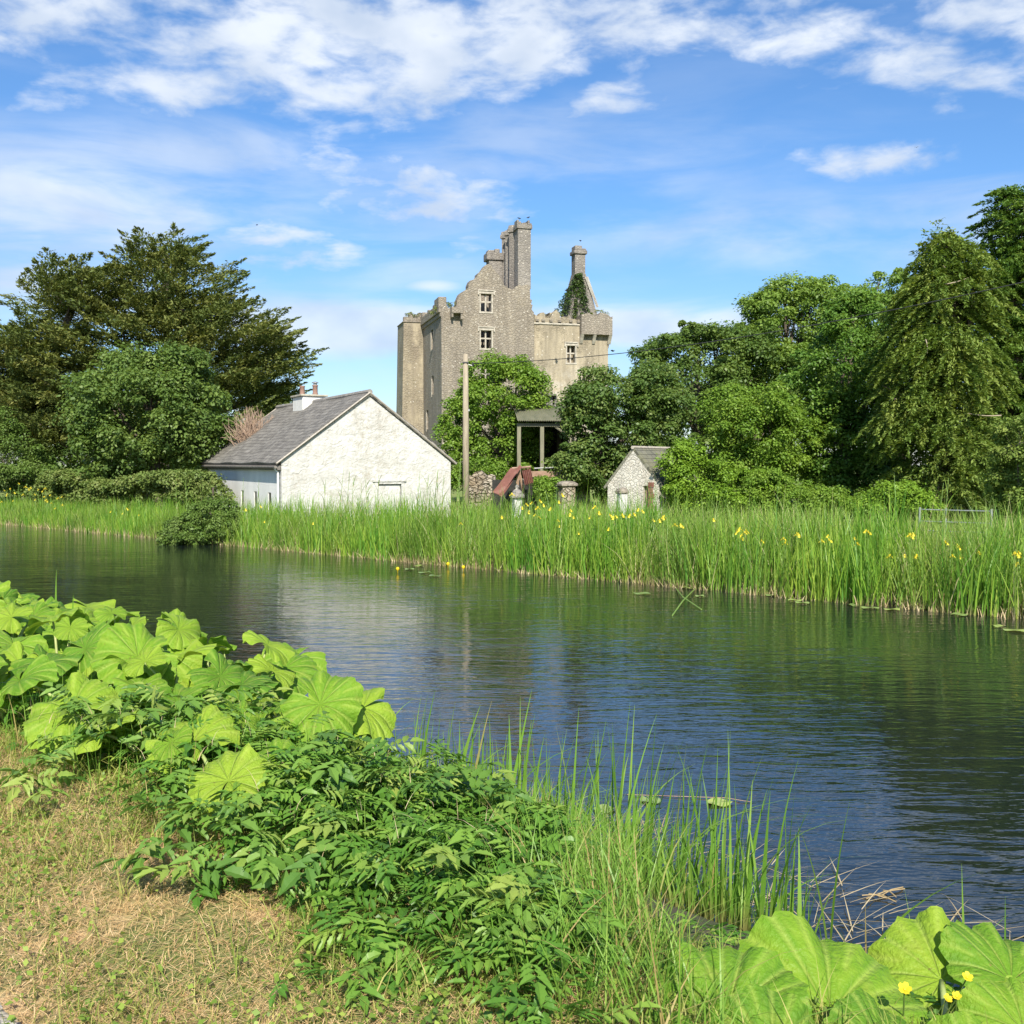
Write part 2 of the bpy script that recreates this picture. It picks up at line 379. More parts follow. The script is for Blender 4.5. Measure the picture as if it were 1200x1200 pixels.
# foliage
def fol(name, a, b, c, tr=.3, rough=.55): return m_leaf(name, [(0, a), (.5, b), (1, c)], tr, rough)
MAT['f_cyp'] = fol('cypress_sprays', (0.086,0.128,0.033), (0.146,0.187,0.047), (0.264,0.267,0.076), .3, .7)
MAT['f_syc'] = fol('sycamore_leaves', (0.077,0.136,0.033), (0.131,0.215,0.048), (0.232,0.315,0.081), .42, .45)
MAT['f_syc2'] = fol('sycamore_leaves_varied', (0.069,0.130,0.031), (0.124,0.208,0.048), (0.248,0.312,0.094), .42, .45)  # second sycamore green, tone random per leaf
MAT['f_ash'] = fol('bright_ash_leaves', (0.117,0.221,0.027), (0.179,0.305,0.041), (0.276,0.390,0.062), .42, .45)
MAT['f_light'] = fol('light_green_leaves', (0.124,0.221,0.037), (0.193,0.305,0.056), (0.290,0.403,0.094), .42, .45)
MAT['f_dark'] = fol('dark_green_leaves', (0.081,0.151,0.033), (0.132,0.215,0.048), (0.205,0.286,0.068), .42, .45)
MAT['f_em'] = fol('emerald_leaves', (0.076,0.169,0.027), (0.138,0.260,0.043), (0.235,0.351,0.062), .42, .42)
MAT['f_olive'] = fol('drooping_conifer_sprays', (0.099,0.169,0.030), (0.164,0.244,0.045), (0.263,0.317,0.075), .3, .65)
MAT['f_fir'] = fol('conifer_sprays', (0.069,0.143,0.025), (0.115,0.215,0.037), (0.200,0.286,0.056), .3, .6)
MAT['f_lime'] = fol('lime_shrub_leaves', (.12,.22,.02), (.18,.31,.03), (.25,.38,.045), .35, .45)
MAT['f_hedge'] = fol('hedge_leaves', (0.097,0.155,0.030), (0.141,0.200,0.045), (0.211,0.240,0.075), .25, .55)
MAT['f_bush'] = fol('bank_bush_leaves', (0.080,0.145,0.025), (0.120,0.200,0.038), (0.176,0.250,0.065), .3, .5)
MAT['f_ivy'] = fol('ivy_leaves', (.03,.06,.015), (.06,.11,.025), (.12,.17,.05), .15, .4)
MAT['f_weed'] = fol('wall_weeds', (.10,.15,.035), (.16,.21,.05), (.25,.27,.10), .3, .6)
STRAW = (.46,.36,.19)
MAT['reed'] = m_leaf('reed_blades', [(0, (0.114,0.230,0.036)), (.5, (0.202,0.340,0.050)), (.9, (0.317,0.430,0.081)), (1, (0.493,0.470,0.234))], .42, .45, (STRAW, .04, .2))
MAT['iris'] = m_leaf('iris_blades', [(0, (0.103,0.265,0.036)), (.5, (0.198,0.377,0.045)), (1, (0.344,0.469,0.072))], .42, .4, (STRAW, .02, .15))
MAT['pale_grass'] = m_leaf('seeding_grass', [(0, (.18,.32,.05)), (.6, (.28,.40,.09)), (1, (.44,.44,.2))], .4, .6)
MAT['dead_reed'] = m_leaf('dead_reed_stalks', [(0, (.42,.32,.17)), (1, (.62,.52,.33))], .25, .6)
MAT['n_reed'] = m_leaf('near_reed_blades', [(0, (.11,.24,.03)), (.5, (.17,.34,.04)), (.93, (.27,.42,.08)), (1, (.45,.34,.14))], .42, .4, ((.22,.2,.07), .0, .25))
MAT['grass'] = m_leaf('short_grass', [(0, (.17,.24,.04)), (.5, (.28,.34,.07)), (1, (.50,.46,.16))], .4, .6)
MAT['straw'] = m_leaf('dry_cuttings', [(0, (0.525,0.342,0.148)), (.5, (0.693,0.475,0.238)), (1, (0.840,0.636,0.369))], .25, .7)
MAT['herb'] = m_leaf('herb_leaves', [(0, (.05,.14,.02)), (.5, (.10,.23,.03)), (.9, (.19,.33,.05)), (1, (.30,.39,.07))], .33, .4)
MAT['herb2'] = m_leaf('weed_leaves', [(0, (.09,.20,.035)), (.6, (.17,.30,.05)), (1, (.30,.38,.08))], .33, .45)
MAT['clover'] = m_leaf('ground_leaves', [(0, (.12,.20,.03)), (.5, (.2,.31,.05)), (1, (.33,.42,.08))], .35, .5)
MAT['butter'] = m_leaf('butterbur_leaves', [(0, (0.077,0.198,0.022)), (.45, (0.165,0.325,0.026)), (1, (0.330,0.462,0.045))], .34, .42, vein=(0.440,0.550,0.110), blotch=2.6, spec=.15)
MAT['petiole'] = m_plain('butterbur_stalk', (.26,.34,.10), (.40,.42,.18), 8, .6, .004)
MAT['yellow'] = m_leaf('iris_petals', [(0, (.80,.62,.02)), (1, (.9,.80,.10))], .3, .5)
MAT['lily'] = m_leaf('lily_pads', [(0, (.17,.25,.08)), (.5, (.25,.33,.11)), (1, (.40,.46,.10))], .1, .25, spec=.5)
MAT['stem'] = m_plain('green_stem', (.12,.22,.04), (.2,.3,.06), 8, .6, 0)

# ------------------------------------------------------------------ ground, path, water
def ground():
    sg = np.concatenate([[-1500,-600,-250,-120,-60,-30,-15], np.arange(-8, 22, .25), np.arange(22, 70, 1.5), [90,120,170,250,450,900,1800]])
    tg = np.concatenate([[-1500,-500,-150,-60,-25,-10,-5,-3], np.arange(-2, 7.2, .15), np.arange(8, 17, 1.5), np.arange(17.2, 22, .4), [24,26,30,36,45,60,90,150,300,700,1800]])
    SS, TT = np.meshgrid(sg, tg, indexing='ij')
    X = -0.743*SS+0.669*TT; Y = .669*SS+.743*TT; Z = gz(X, Y)
    V = np.stack([X, Y, Z], -1).reshape(-1, 3); n, m = SS.shape
    i = np.arange(n-1)[:, None]*m+np.arange(m-1)[None]
    F = np.stack([i, i+1, i+m+1, i+m], -1).reshape(-1, 4)[:, ::-1]
    me = npmesh('ground', V, F, smooth=True)
    mt, t = M_('bank_earth'); o = objc(t)
    T = t.vmath('DOT_PRODUCT', o, (.669, .743, 0))
    n1 = t.noise(o, 1.6, 8, .65); n2 = t.noise(o, 9, 8, .7); n3 = t.noise(o, 60, 5, .7)
    straw = t.mix(t.mr(n3, .3, .7), (.52,.34,.17), (.70,.49,.27))
    green = t.mix(t.mr(n3, .3, .7), (.10,.13,.03), (.23,.27,.07))
    earth = t.mix(t.mr(n3, .3, .7), (.05,.04,.025), (.15,.11,.07))
    verge = t.mix(t.mr(t.math('ADD', n1, t.math('MULTIPLY', n2, .4)), .55, .72), straw, green)
    verge = t.mix(t.mr(n2, .6, .72, 0, .6), verge, earth)
    bank = t.mix(t.mr(n2, .4, .6), earth, (.07,.10,.025))
    c = t.mix(t.mr(T, 2.2, 2.9), verge, bank)
    field = t.mix(t.mr(n1, .4, .6), (.13,.19,.04), (.22,.26,.07))
    c = t.mix(t.mr(T, 19.5, 21), c, field)
    mud = t.mr(T, 4.6, 5.2); mud2 = t.mr(T, 19.4, 18.8)
    c = t.mix(t.math('MULTIPLY', mud, mud2), c, (.035,.03,.018))
    t.l.new(c, t.p.inputs['Base Color']); t.p.inputs['Roughness'].default_value = .95
    bump(t, t.math('ADD', n2, t.math('MULTIPLY', n3, .5)), .03)
    o_ = link('ground', me, mt); o_['kind'] = 'structure'
    # gravel path
    sg2 = np.arange(-20, 40, .3); tg2 = np.array([-1.9, -1.2, -.4, .3, .9, 1.22])
    V = []; 
    for s_ in sg2:
        for k, t_ in enumerate(tg2):
            tt = t_+(.12*math.sin(s_*2.1)+.08*math.sin(s_*5.3) if k in (0, len(tg2)-1) else 0)
            x, y = st(s_, tt); V.append((x, y, float(gz(x, y))+.012+(.02 if 0 < k < len(tg2)-1 else -.012)))
    m = len(tg2); i = np.arange(len(sg2)-1)[:, None]*m+np.arange(m-1)[None]
    F = np.stack([i, i+1, i+m+1, i+m], -1).reshape(-1, 4)[:, ::-1]
    mp, t = M_('gravel'); o = objc(t); v = t.vor(o, 55)
    cc = t.mix(t.new('ShaderNodeSeparateColor', in_0=v.outputs['Color']).outputs[0], (.22,.22,.21), (.50,.49,.46))
    cc = t.mix(t.mr(t.noise(o, 2.5, 6, .6), .45, .6), cc, (.34,.30,.24))
    t.l.new(cc, t.p.inputs['Base Color']); t.p.inputs['Roughness'].default_value = .9; bump(t, v.outputs['Distance'], -.01)
    p = link('path', npmesh('path', V, F, smooth=True), mp); p['kind'] = 'structure'
    # canal water
    mw, t = M_('canal_water'); o = objc(t)
    t.p.inputs['Base Color'].default_value = (.010,.015,.014,1); t.p.inputs['Roughness'].default_value = .02
    t.p.inputs['IOR'].default_value = 1.75; t.p.inputs['Specular IOR Level'].default_value = .5
    calm = t.mr(t.noise(t.mapping(o, (.5, .9, 1)), .35, 3, .5), .36, .62, .5, 1.1)
    a = t.noise(t.mapping(o, (.9, 3.2, 1), rot=(0, 0, R(-9))), 1.25, 3, .5, .6)
    b = t.noise(t.mapping(o, (1.3, 4.6, 1), rot=(0, 0, R(10))), 2.2, 2, .5, .3)
    c_ = t.noise(t.mapping(o, (2, 5, 1), rot=(0, 0, R(-22))), 5, 2, .5)
    h = t.math('ADD', t.math('ADD', a, t.math('MULTIPLY', b, .45)), t.math('MULTIPLY', c_, .10))
    bump(t, t.math('MULTIPLY', h, calm), .015)
    V = []; sg3 = [-300,-100,-40,-20,-10,0,10,20,40,80,200,500]; tg3 = [3.8, 8, 12, 16, 19.2]
    for s_ in sg3:
        for t_ in tg3: x, y = st(s_, t_); V.append((x, y, 0))
    m = 5; i = np.arange(len(sg3)-1)[:, None]*m+np.arange(m-1)[None]
    F = np.stack([i, i+1, i+m+1, i+m], -1).reshape(-1, 4)[:, ::-1]
    wo = link('canal_water', npmesh('canal_water', V, F), mw); wo['kind'] = 'structure'
ground()

# ------------------------------------------------------------------ leaf cards, blades, trees
def unit(a): return a/np.maximum(np.linalg.norm(a, axis=-1, keepdims=True), 1e-9)
def cards(C, N, L, size, aspect=.6, fold=.15):
    """diamond leaves: C centres, N normals, L length directions"""
    L = unit(L-N*np.sum(L*N, -1, keepdims=True)); Wd = np.cross(N, L)
    s = size[:, None]
    a = C-L*s*.5; b = C+Wd*s*aspect*.5+N*s*fold+L*s*.02; c = C+L*s*.5; d = C-Wd*s*aspect*.5+N*s*fold+L*s*.02
    V = np.stack([a, b, c, d], 1).reshape(-1, 3)
    F = np.arange(len(V)).reshape(-1, 4)
    return V, F
def leaf_cloud(name, clumps, per, leaf, mat, parent=None, aspect=.62, up=.5, out=None, flat=.7, seedtint=None):
    """clumps: (n,4) x,y,z,r"""
    c = np.asarray(clumps); n = len(c)
    idx = np.repeat(np.arange(n), per)
    d = unit(rng.normal(size=(len(idx), 3))+np.array([0, 0, up*.8]))
    r = c[idx, 3]*rng.uniform(.45, 1.08, len(idx))
    P = c[idx, :3]+d*r[:, None]*np.array([1, 1, flat])
    N = unit(d*.5+np.array([0, -.12, up*1.3])+rng.normal(size=d.shape)*.4)
    L = unit(d+rng.normal(size=d.shape)*.7+np.array([0, 0, -.35]))
    sz = leaf*rng.uniform(.65, 1.35, len(idx))
    V, F = cards(P, N, L, sz, aspect)
    ct = rng.uniform(0, 1, n)
    t = np.clip(ct[idx]*.55+rng.uniform(0, .45, len(idx)), 0, 1)
    return link(name, npmesh(name, V, F, {'tint': np.repeat(t, 4)}), mat, parent)
def lobe_clumps(lobes, n, rc, inner=.25):
    """lobes: (cx,cy,cz,rx,ry,rz)"""
    Lb = np.array(lobes); wgt = (Lb[:, 3]*Lb[:, 5])**.9; wgt /= wgt.sum()
    k = rng.choice(len(Lb), n*2, p=wgt)
    d = unit(rng.normal(size=(n*2, 3)))
    rr = np.where(rng.uniform(size=n*2) < inner, rng.uniform(.35, .8, n*2), rng.uniform(.78, 1.06, n*2))
    stick = rng.uniform(size=n*2) < .14; rr = np.where(stick, rng.uniform(1.05, 1.22, n*2), rr)
    P = Lb[k, :3]+d*rr[:, None]*Lb[k, 3:]
    q = ((P[:, None]-Lb[None, :, :3])/Lb[None, :, 3:]); q = (q**2).sum(-1); q[np.arange(len(k)), k] = 9
    ok_ = q.min(1) > .45 if len(Lb) > 1 else np.ones(len(P), bool)
    w_ = np.median(Lb[:, 3])*.42; f_ = np.sin(P[:, 0]/w_*2.1+n)+np.sin(P[:, 1]/w_*1.9+P[:, 2]/w_*.8)+np.sin(P[:, 2]/w_*2.6+P[:, 0]/w_*1.1+2)
    P = P[ok_ & ((f_ > -.75) | (rng.uniform(size=len(P)) < .25))][:n]
    r = rng.uniform(rc[0], rc[1], len(P)); q2 = ((P[:, None]-Lb[None, :, :3])/Lb[None, :, 3:]); r = np.where(((q2**2).sum(-1)).min(1) > 1.08, r*.55, r)
    return np.concatenate([P, r[:, None]], 1)
def px_lobes(L, Y):
    res = []
    for l in L:
        px, py, rx, ry = l[:4]; dY = l[4] if len(l) > 4 else 0; k = (Y+dY)/1200
        c = at(px, py, Y+dY); rd = l[5] if len(l) > 5 else (rx+ry)*.5*k
        res.append((c.x, c.y, c.z, rx*k, rd, ry*k))
    return res
def curve_pts(a, b, n=5, wob=.25, sag=.0):
    a = Vector(a); b = Vector(b); L = (b-a).length; pts = []
    o = Vector([random.uniform(-1, 1)*wob*L*.3 for _ in range(3)])
    for i in range(n+1):
        u = i/n; p = a.lerp(b, u)+o*math.sin(math.pi*u)*.6; p.z += sag*math.sin(math.pi*u)*L
        pts.append(p)
    return pts
def woody(root, base, lobes, r0, targets, mat, trunk_h=.35, name='trunk'):
    mb = MB(); top = max(l[2] for l in lobes); cx = np.mean([l[0] for l in lobes]); cy = np.mean([l[1] for l in lobes])
    base = Vector(base); fork = Vector((base.x*.6+cx*.4, base.y*.6+cy*.4, base.z+(top-base.z)*trunk_h))
    mb.tube([base-Vector((0,0,.4))]+curve_pts(base, fork, 3, .1), [r0*1.35, r0*1.2, r0, r0*.9, r0*.8], 10)
    for l in lobes:
        c = Vector(l[:3]); pts = curve_pts(fork, c, 4, .25, .06)
        mb.tube(pts, [r0*.55*(1-.15*i) for i in range(5)], 7)
        tg = sorted(targets, key=lambda q: (Vector(q[:3])-c).length)[:max(4, 40//len(lobes))]
        for q in tg:
            a = pts[random.choice([2, 3, 4])]
            mb.tube(curve_pts(a, q[:3], 3, .3, .05), [r0*.2, r0*.14, r0*.09, r0*.04], 5, cap=False)
    for v in range(len(mb.v)): mb.v[v] = tuple(Vector(mb.v[v])-root.location)
    return mb.build(name, mat, root, smooth=True)
def shift(o, loc):
    o.data.transform(Matrix.Translation(-Vector(loc)))
def tree(name, label, cat, px, Y, L, n, per, leaf, mat, rc=(.45, .9), r0=.25, group=None, up=.5, inner=.25, bark='bark', flat=.7, crown='crown', trunk_h=.35):
    x = (px-600)/1200*Y; z = float(gz(x, Y)); root = empty(name, (x, Y, z), 0, label, cat, group)
    lobes = px_lobes(L, Y); cl = lobe_clumps(lobes, n, rc, inner)
    cl = cl[cl[:, 2] > z+.1]; cl[:, 3] *= rng.uniform(.6, 1.3, len(cl))
    cr = leaf_cloud(crown, cl, int(per*2.2), leaf*.68, MAT[mat], root, up=up, flat=flat); shift(cr, root.location)
    if r0: woody(root, (x, Y, z), lobes, r0, cl.tolist(), MAT[bark], trunk_h)
    return root
def plumes(name, spec, mat, parent, leaf=.2, per=120, aspect=.3):
    """spec rows: base xyz, dir xyz, length, width, droop"""
    s = np.asarray(spec); n = len(s); idx = np.repeat(np.arange(n), per); m = len(idx)
    d = unit(s[idx, 3:6]); side = unit(np.cross(d, np.array([0, 0, 1.]))); upv = np.cross(side, d)
    t = rng.uniform(0, 1, m)**.8; Ln = s[idx, 6]; wd = s[idx, 7]*np.clip(np.sin(np.pi*(t*.78+.2))**.8, .04, 1)*(1-t*.5)
    a = rng.uniform(-1, 1, m); b = rng.normal(0, .22, m)
    P = s[idx, :3]+d*(t*Ln)[:, None]+side*(a*wd)[:, None]+upv*(b*wd)[:, None]
    P[:, 2] -= s[idx, 8]*(t**2)*Ln+np.abs(a)*wd*.25*(s[idx, 8] > 0)
    L = unit(d+side*(a*.8)[:, None]+rng.normal(size=d.shape)*.3-np.array([0, 0, 1.])*(s[idx, 8]*1.6*t)[:, None])
    N = unit(upv+rng.normal(size=d.shape)*.55)
    V, F = cards(P, N, L, leaf*rng.uniform(.6, 1.4, m), aspect, .08)
    ct = rng.uniform(0, 1, n); tt = np.clip(ct[idx]*.6+rng.uniform(0, .4, m), 0, 1)
    return link(name, npmesh(name, V, F, {'tint': np.repeat(tt, 4)}), mat, parent)
def conifer(name, label, px, Y, L, n, mat, axis, lift=(.1, .6), droop=0.0, ln=(1.2, 2.4), wd=(.35, .6), per=110, leaf=.2, r0=.4, group=None, bark='bark', aspect=.3, dead=0, cat='tree'):
    x = (px-600)/1200*Y; z = float(gz(x, Y)); root = empty(name, (x, Y, z), 0, label, cat, group)
    lobes = px_lobes(L, Y); Lb = np.array(lobes); wgt = Lb[:, 3]*Lb[:, 5]; wgt /= wgt.sum()
    spec = []; tg = []
    for _ in range(n):
        k = rng.choice(len(Lb), p=wgt); d = unit(rng.normal(size=3)); rr = rng.uniform(.55, .92) if rng.uniform() < .75 else rng.uniform(.2, .6)
        p = Lb[k, :3]+d*rr*Lb[k, 3:]
        if p[2] < z+.3: continue
        ax = at(axis[0], 400, Y) if not isinstance(axis[0], tuple) else None
        hx, hy = p[0]-ax.x, p[1]-(Y+axis[1]); h = math.hypot(hx, hy)+1e-6
        if h < .6: a_ = rng.uniform(0, 6.28); hx, hy, h = math.cos(a_), math.sin(a_), 1
        an = rng.normal(0, .45); cx_, sx_ = math.cos(an), math.sin(an); hx, hy = (hx*cx_-hy*sx_)/h, (hx*sx_+hy*cx_)/h
        relz = (p[2]-z)/max(1, (Lb[:, 2].max()-z))
        lf = rng.uniform(*lift)+.25*max(0, relz-.7)
        ln_ = rng.uniform(*ln)
        spec.append((*(p-np.array([hx, hy, lf])*ln_*.45), hx, hy, lf, ln_, rng.uniform(*wd), droop)); tg.append(p)
    cr = plumes('crown', spec, MAT[mat], root, leaf, per, aspect); shift(cr, root.location)
    woody(root, (x, Y, z), lobes, r0, [tuple(p) for p in tg[:60]], MAT[bark], .3)
    if dead:
        for _ in range(dead):
            mb = MB(); l = Lb[rng.choice(len(Lb)-2)]; ax = 0
            p = l[:3]+unit(rng.normal(size=3)*np.array([1, .3, .6])+np.array([0, -1.2, 0]))*l[3:]*rng.uniform(.86, .95)
            q = p+np.array([rng.normal(0, .8), -.15, rng.uniform(-.6, .2)])
            mb.tube(curve_pts(p-np.array(root.location), q-np.array(root.location), 4, .5), [.022, .02, .016, .01, .005], 5)
            mb.build('dead_branch', MAT['pale_bark'], root, smooth=True)
    return root
def blades(P, h, wd, az, lean, bend, nseg=3, tint=None, twist=None, prof=1.0):
    n = len(P); t = np.linspace(0, 1, nseg+1)
    D = np.stack([np.cos(az), np.sin(az), np.zeros(n)], 1)
    tw = az+np.pi/2+(rng.uniform(-.9, .9, n) if twist is None else twist)
    Sd = np.stack([np.cos(tw), np.sin(tw), np.zeros(n)], 1)
    hor = (lean[:, None]*t+bend[:, None]*t**2.2)*h[:, None]
    ver = h[:, None]*(t-np.clip(bend[:, None], 0, 3)*.42*t**3)
    C = P[:, None]+D[:, None]*hor[..., None]; C[..., 2] += ver
    wt = wd[:, None]*np.maximum(.04, np.clip(1-t**2.6, 0, 1)*prof*(0.75+.25*np.sin(np.pi*np.minimum(t*1.4, 1))))
    V = np.stack([C-Sd[:, None]*wt[..., None]*.5, C+Sd[:, None]*wt[..., None]*.5], 2)
    i = (np.arange(n)*(nseg+1)*2)[:, None]+np.arange(nseg)[None]*2
    F = np.stack([i, i+1, i+3, i+2], -1).reshape(-1, 4)
    tint = rng.uniform(0, 1, n) if tint is None else tint
    A = {'tint': np.repeat(tint, (nseg+1)*2), 'along': np.tile(np.repeat(t, 2), n)}
    return V.reshape(-1, 3), F, A
def blade_obj(name, mat, *a, parent=None, **k):
    V, F, A = blades(*a, **k); return link(name, npmesh(name, V, F, A), mat, parent)

# ------------------------------------------------------------------ castle
CA = Vector((-5.81, 85, .7))
def cx(px, yy=0):
    k = (px-600)/1200     # local x for the plane local y = yy
    X0 = -5.81-.26*yy; Y0 = 85+.966*yy
    return (k*Y0-X0)/(.966-.26*k)
def cz(px, py, yy=0):
    x = cx(px, yy); Y = 85+.966*yy+.26*x
    return at(px, py, Y).z-.7
def rag(pts, amp=.12, step=.45):
    r = []
    for i, (a, b) in enumerate(zip(pts, pts[1:])):
        n = max(1, int(math.hypot(b[0]-a[0], b[1]-a[1])/step))
        for k in range(n):
            u = k/n; j = amp if (k > 0) else amp*.3
            r.append((a[0]+(b[0]-a[0])*u+random.uniform(-j, j), a[1]+(b[1]-a[1])*u+random.uniform(-j, j)))
    r.append(pts[-1]); return r
def castle():
    root = empty('ruined_castle', CA, math.atan2(.26, .966), 'tall roofless stone tower house ruin with tall chimneys rising behind the tree', 'castle')
    def holes(lst, y0, y1):
        mb = MB()
        for (p0, p1, q0, q1) in lst: mb.box(cx(p0), cx(p1), y0, y1, cz((p0+p1)/2, q1), cz((p0+p1)/2, q0))
        return mb
    # front wall with gable
    o = [(518,358),(524,357),(526,361),(536,361),(537,351),(540,343),(545,339),(550,333),(555,328),(560,322),(565,316),(569,311),(573,309),
         (576,311),(581,318),(586,325),(591,333),(596,338),(603,338),(604,336),(621,336),(622,345),(624,352),(625.5,366)]
    top = rag([(cx(a), cz(a, b)) for a, b in o], .2, .24)
    outline = [(cx(626), -1), ]+[(cx(626), cz(626, 400)), ]+top[::-1]+[(0, cz(518, 400)), (0, -1)]
    wins = [(563.5,576.5,344,365), (563.5,576.5,387,408), (563.5,576.5,429,450)]
    me = cut(MB().prism(outline, 0, 1.1).mesh('front'), holes(wins, -1, 2))
    link('front_wall', me, MAT['castle'], root)
    # side and rear walls
    H = cz(518, 360)
    sw = MB().box(.0, 1.1, 1.1, 9.2, -1, H)
    c2 = MB()
    for (yy, z0, z1) in [(4.2, H-3.0, H-1.3), (4.0, H-6.9, H-5.3), (6.6, H-9.8, H-8.1)]: c2.box(-.5, .9, yy-.42, yy+.42, z0, z1)
    link('side_wall', cut(sw.mesh('s'), c2), MAT['castle_side'], root)
    for (yy, z0, z1) in [(4.2, H-3.0, H-1.3), (4.0, H-6.9, H-5.3), (6.6, H-9.8, H-8.1)]:
        wf = MB()
        wf.box(-.04, .12, yy+.43, yy+.55, z0-.2, z1-.2)
        wf.box(.3, .4, yy-.04, yy+.04, z0, z1)
        MB().box(.5, .55, yy-.43, yy+.43, z0-.01, z1+.01).build('window', MAT['dark'], root)  # near-black pane paints the shade inside the slit
        wf.build('window', MAT['dressed'], root, bevel=.02)
    # rear wall (lower) and internal cross wall
    pts = rag([(0, H-2.2), (2.5, H-.8), (4.6, H-2.6), (7.9, H-1.8)], .25, .6)
    link('rear_wall', MB().prism([(7.9, -1)]+pts[::-1]+[(0, -1)], 9.2, 10.3).mesh('r'), MAT['castle_side'], root)
    link('right_wall', MB().box(6.9, 8.0, 1.1, 9.2, -1, H-.4).mesh('r'), MAT['castle_side'], root)
    fl = MB()
    for z in (H-8.2, H-4.1): fl.box(1.1, 6.9, 1.1, 9.2, z, z+.3)
    fl.build('darkening_slab', MAT['castle_side'], root)  # slabs added to darken the inside behind the lower windows
    # parapet on side wall with corbel course
    pb = MB()
    y = .1
    while y < 9.2:
        h = random.uniform(.25, .95); L = random.uniform(.5, 1.1)
        pb.box(-.22, .45, y, min(y+L, 9.3), H+.003, H+h); y += L
    pb.box(-.24, .45, .02, 9.3, H-.42, H-.003)
    pb.box(-.12, .0, .05, 9.25, H-.75, H-.42)
    pb.build('parapet', MAT['castle_side'], root, bevel=.04)
    # window dressings front
    def window(p0, p1, q0, q1, y=0.0, hood=True):
        x0, x1 = cx(p0, y), cx(p1, y); z1, z0 = cz(p0, q0, y), cz(p0, q1, y); m = MB()
        xm = (x0+x1)/2; zm = (z0+z1)/2+.1
        m.box(xm-.06, xm+.06, y+.22, y+.36, z0, z1); m.box(x0, xm-.062, y+.22, y+.36, zm-.06, zm+.06); m.box(xm+.062, x1, y+.22, y+.36, zm-.06, zm+.06)
        fr = MB()
        fr.box(x0-.09, x0+.02, y-.02, y+.3, z0, z1); fr.box(x1-.02, x1+.09, y-.02, y+.3, z0, z1)
        fr.box(x0-.16, x1+.16, y-.05, y+.35, z1+.003, z1+.2); fr.box(x0-.13, x1+.13, y-.04, y+.3, z0-.14, z0-.003)
        if hood: fr.box(x0-.24, x1+.24, y-.12, y+.1, z1+.22, z1+.32); fr.box(x0-.24, x0-.14, y-.12, y+.1, z1-.1, z1+.217); fr.box(x1+.14, x1+.24, y-.12, y+.1, z1-.1, z1+.217)
        wo = fr.build('window', MAT['dressed'], root, bevel=.015)
        m.build('mullion', MAT['dressed'], wo)
        return wo
    for q in wins: window(*q)
    # machicolation box left of the gable
    m = MB(); x0, x1 = cx(528), cx(541); zt, zb = cz(534, 361), cz(534, 375)
    m.box(x0, x1, -.7, -.003, zt-.5, zt); m.box(x0, x0+.16, -.62, -.003, zb+.15, zt-.503); m.box(x1-.16, x1, -.62, -.003, zb, zt-.503)
    m.build('machicolation', MAT['castle_side'], root, bevel=.03)
    # chimney stack: row of shafts running back from the front wall
    xr = cx(622); zb = cz(614, 337)
    m = MB().box(xr-1.3, xr-.02, 1.1, 5.0, H-1, zb-.3); m.build('stack_base', MAT['chimney'], root, bevel=.05)
    ztop = cz(614, 268); zcap = cz(614, 259)
    xc = (cx(607)+cx(622))/2; hw = (cx(622)-cx(607))/2
    sh = MB().box(xc-hw, xc+hw, 0.003, 1.1, zb-.1, ztop); cp = MB()
    cp.box(xc-hw-.1, xc+hw+.1, -.1, 1.2, ztop, ztop+.34)
    for k in range(7):
        a = k/7; cp.box(xc-hw-.08+a*2*(hw+.08), xc-hw-.08+(a+1/7.5)*2*(hw+.08), -.08+random.uniform(0, .1), .9, ztop+.34, ztop+.34+random.uniform(.1, .38))
    for k in range(3):
        yy = 1.75+k*1.22; 
        sh.lathe((xc-.12, yy, zb-.5), [(.78, 0), (.78, ztop-zb+.45)], 4, 0)
        cp.lathe((xc-.12, yy, ztop-.05), [(.80, 0), (.93, .06), (.93, .36), (.86, .38), (.80, random.uniform(.5, .8))], 4, 0)
        sh.lathe((xc-.12+.35, yy-.6, zb-.5), [(.42, 0), (.42, ztop-zb+.4)], 4, math.pi/4)
    so_ = sh.build('chimney_stack', MAT['chimney'], root, bevel=.03); cp.build('chimney_cap', MAT['chimney'], so_, bevel=.04)
    # small squat chimney behind gable
    yy = 4.0; x0, x1 = cx(573.5, yy), cx(589, yy); z0, z1, z2 = cz(580, 330, yy), cz(580, 305, yy), cz(580, 296, yy)
    s2 = MB().box(x0, x1, yy, yy+1.1, z0-1.5, z1).build('chimney_stack', MAT['chimney'], root, bevel=.03)
    c_ = MB().box(x0-.22, x1+.1, yy-.15, yy+1.25, z1, z2)
    c_.box(x0-.1, x0+.5, yy, yy+.9, z2, z2+.22)
    c_.box(x0+.55, x1-.2, yy+.1, yy+1.0, z2, z2+.38)
    c_.build('chimney_cap', MAT['chimney'], s2, bevel=.08)
    MB().prism(rag([(1.2, H-1), (4.6, z0+.4), (7, H-1)], .1, .5)+[(7, H-3), (1.2, H-3)], yy+.2, yy+1.0).build('cross_wall', MAT['castle_side'], root)
    # wing
    wy = .55
    X = lambda p: cx(p, wy)
    o = [(626,369),(629,371),(633,366),(637,367),(639,372),(645,372),(647,366),(651,364),(655,367),(657,373),(660,371),(681,373)]
    top = rag([(X(a), cz(a, b, wy)) for a, b in o], .24, .2)
    xe = cx(712, wy)
    zl = cz(655, 380, wy)
    outl = [(xe, -1), (xe, cz(700, 372, wy)), (X(681), cz(681, 372, wy))]+top[::-1][1:]+[(8.003, -1)]
    me = cut(MB().prism(outl, wy, wy+1.0).mesh('wing'), MB().box(cx(664, wy), cx(674, wy), wy-1, wy+.8, cz(669, 425, wy), cz(669, 405, wy)))
    link('wing_wall', me, MAT['castle_tan'], root)
    window(664, 674, 405, 425, wy)
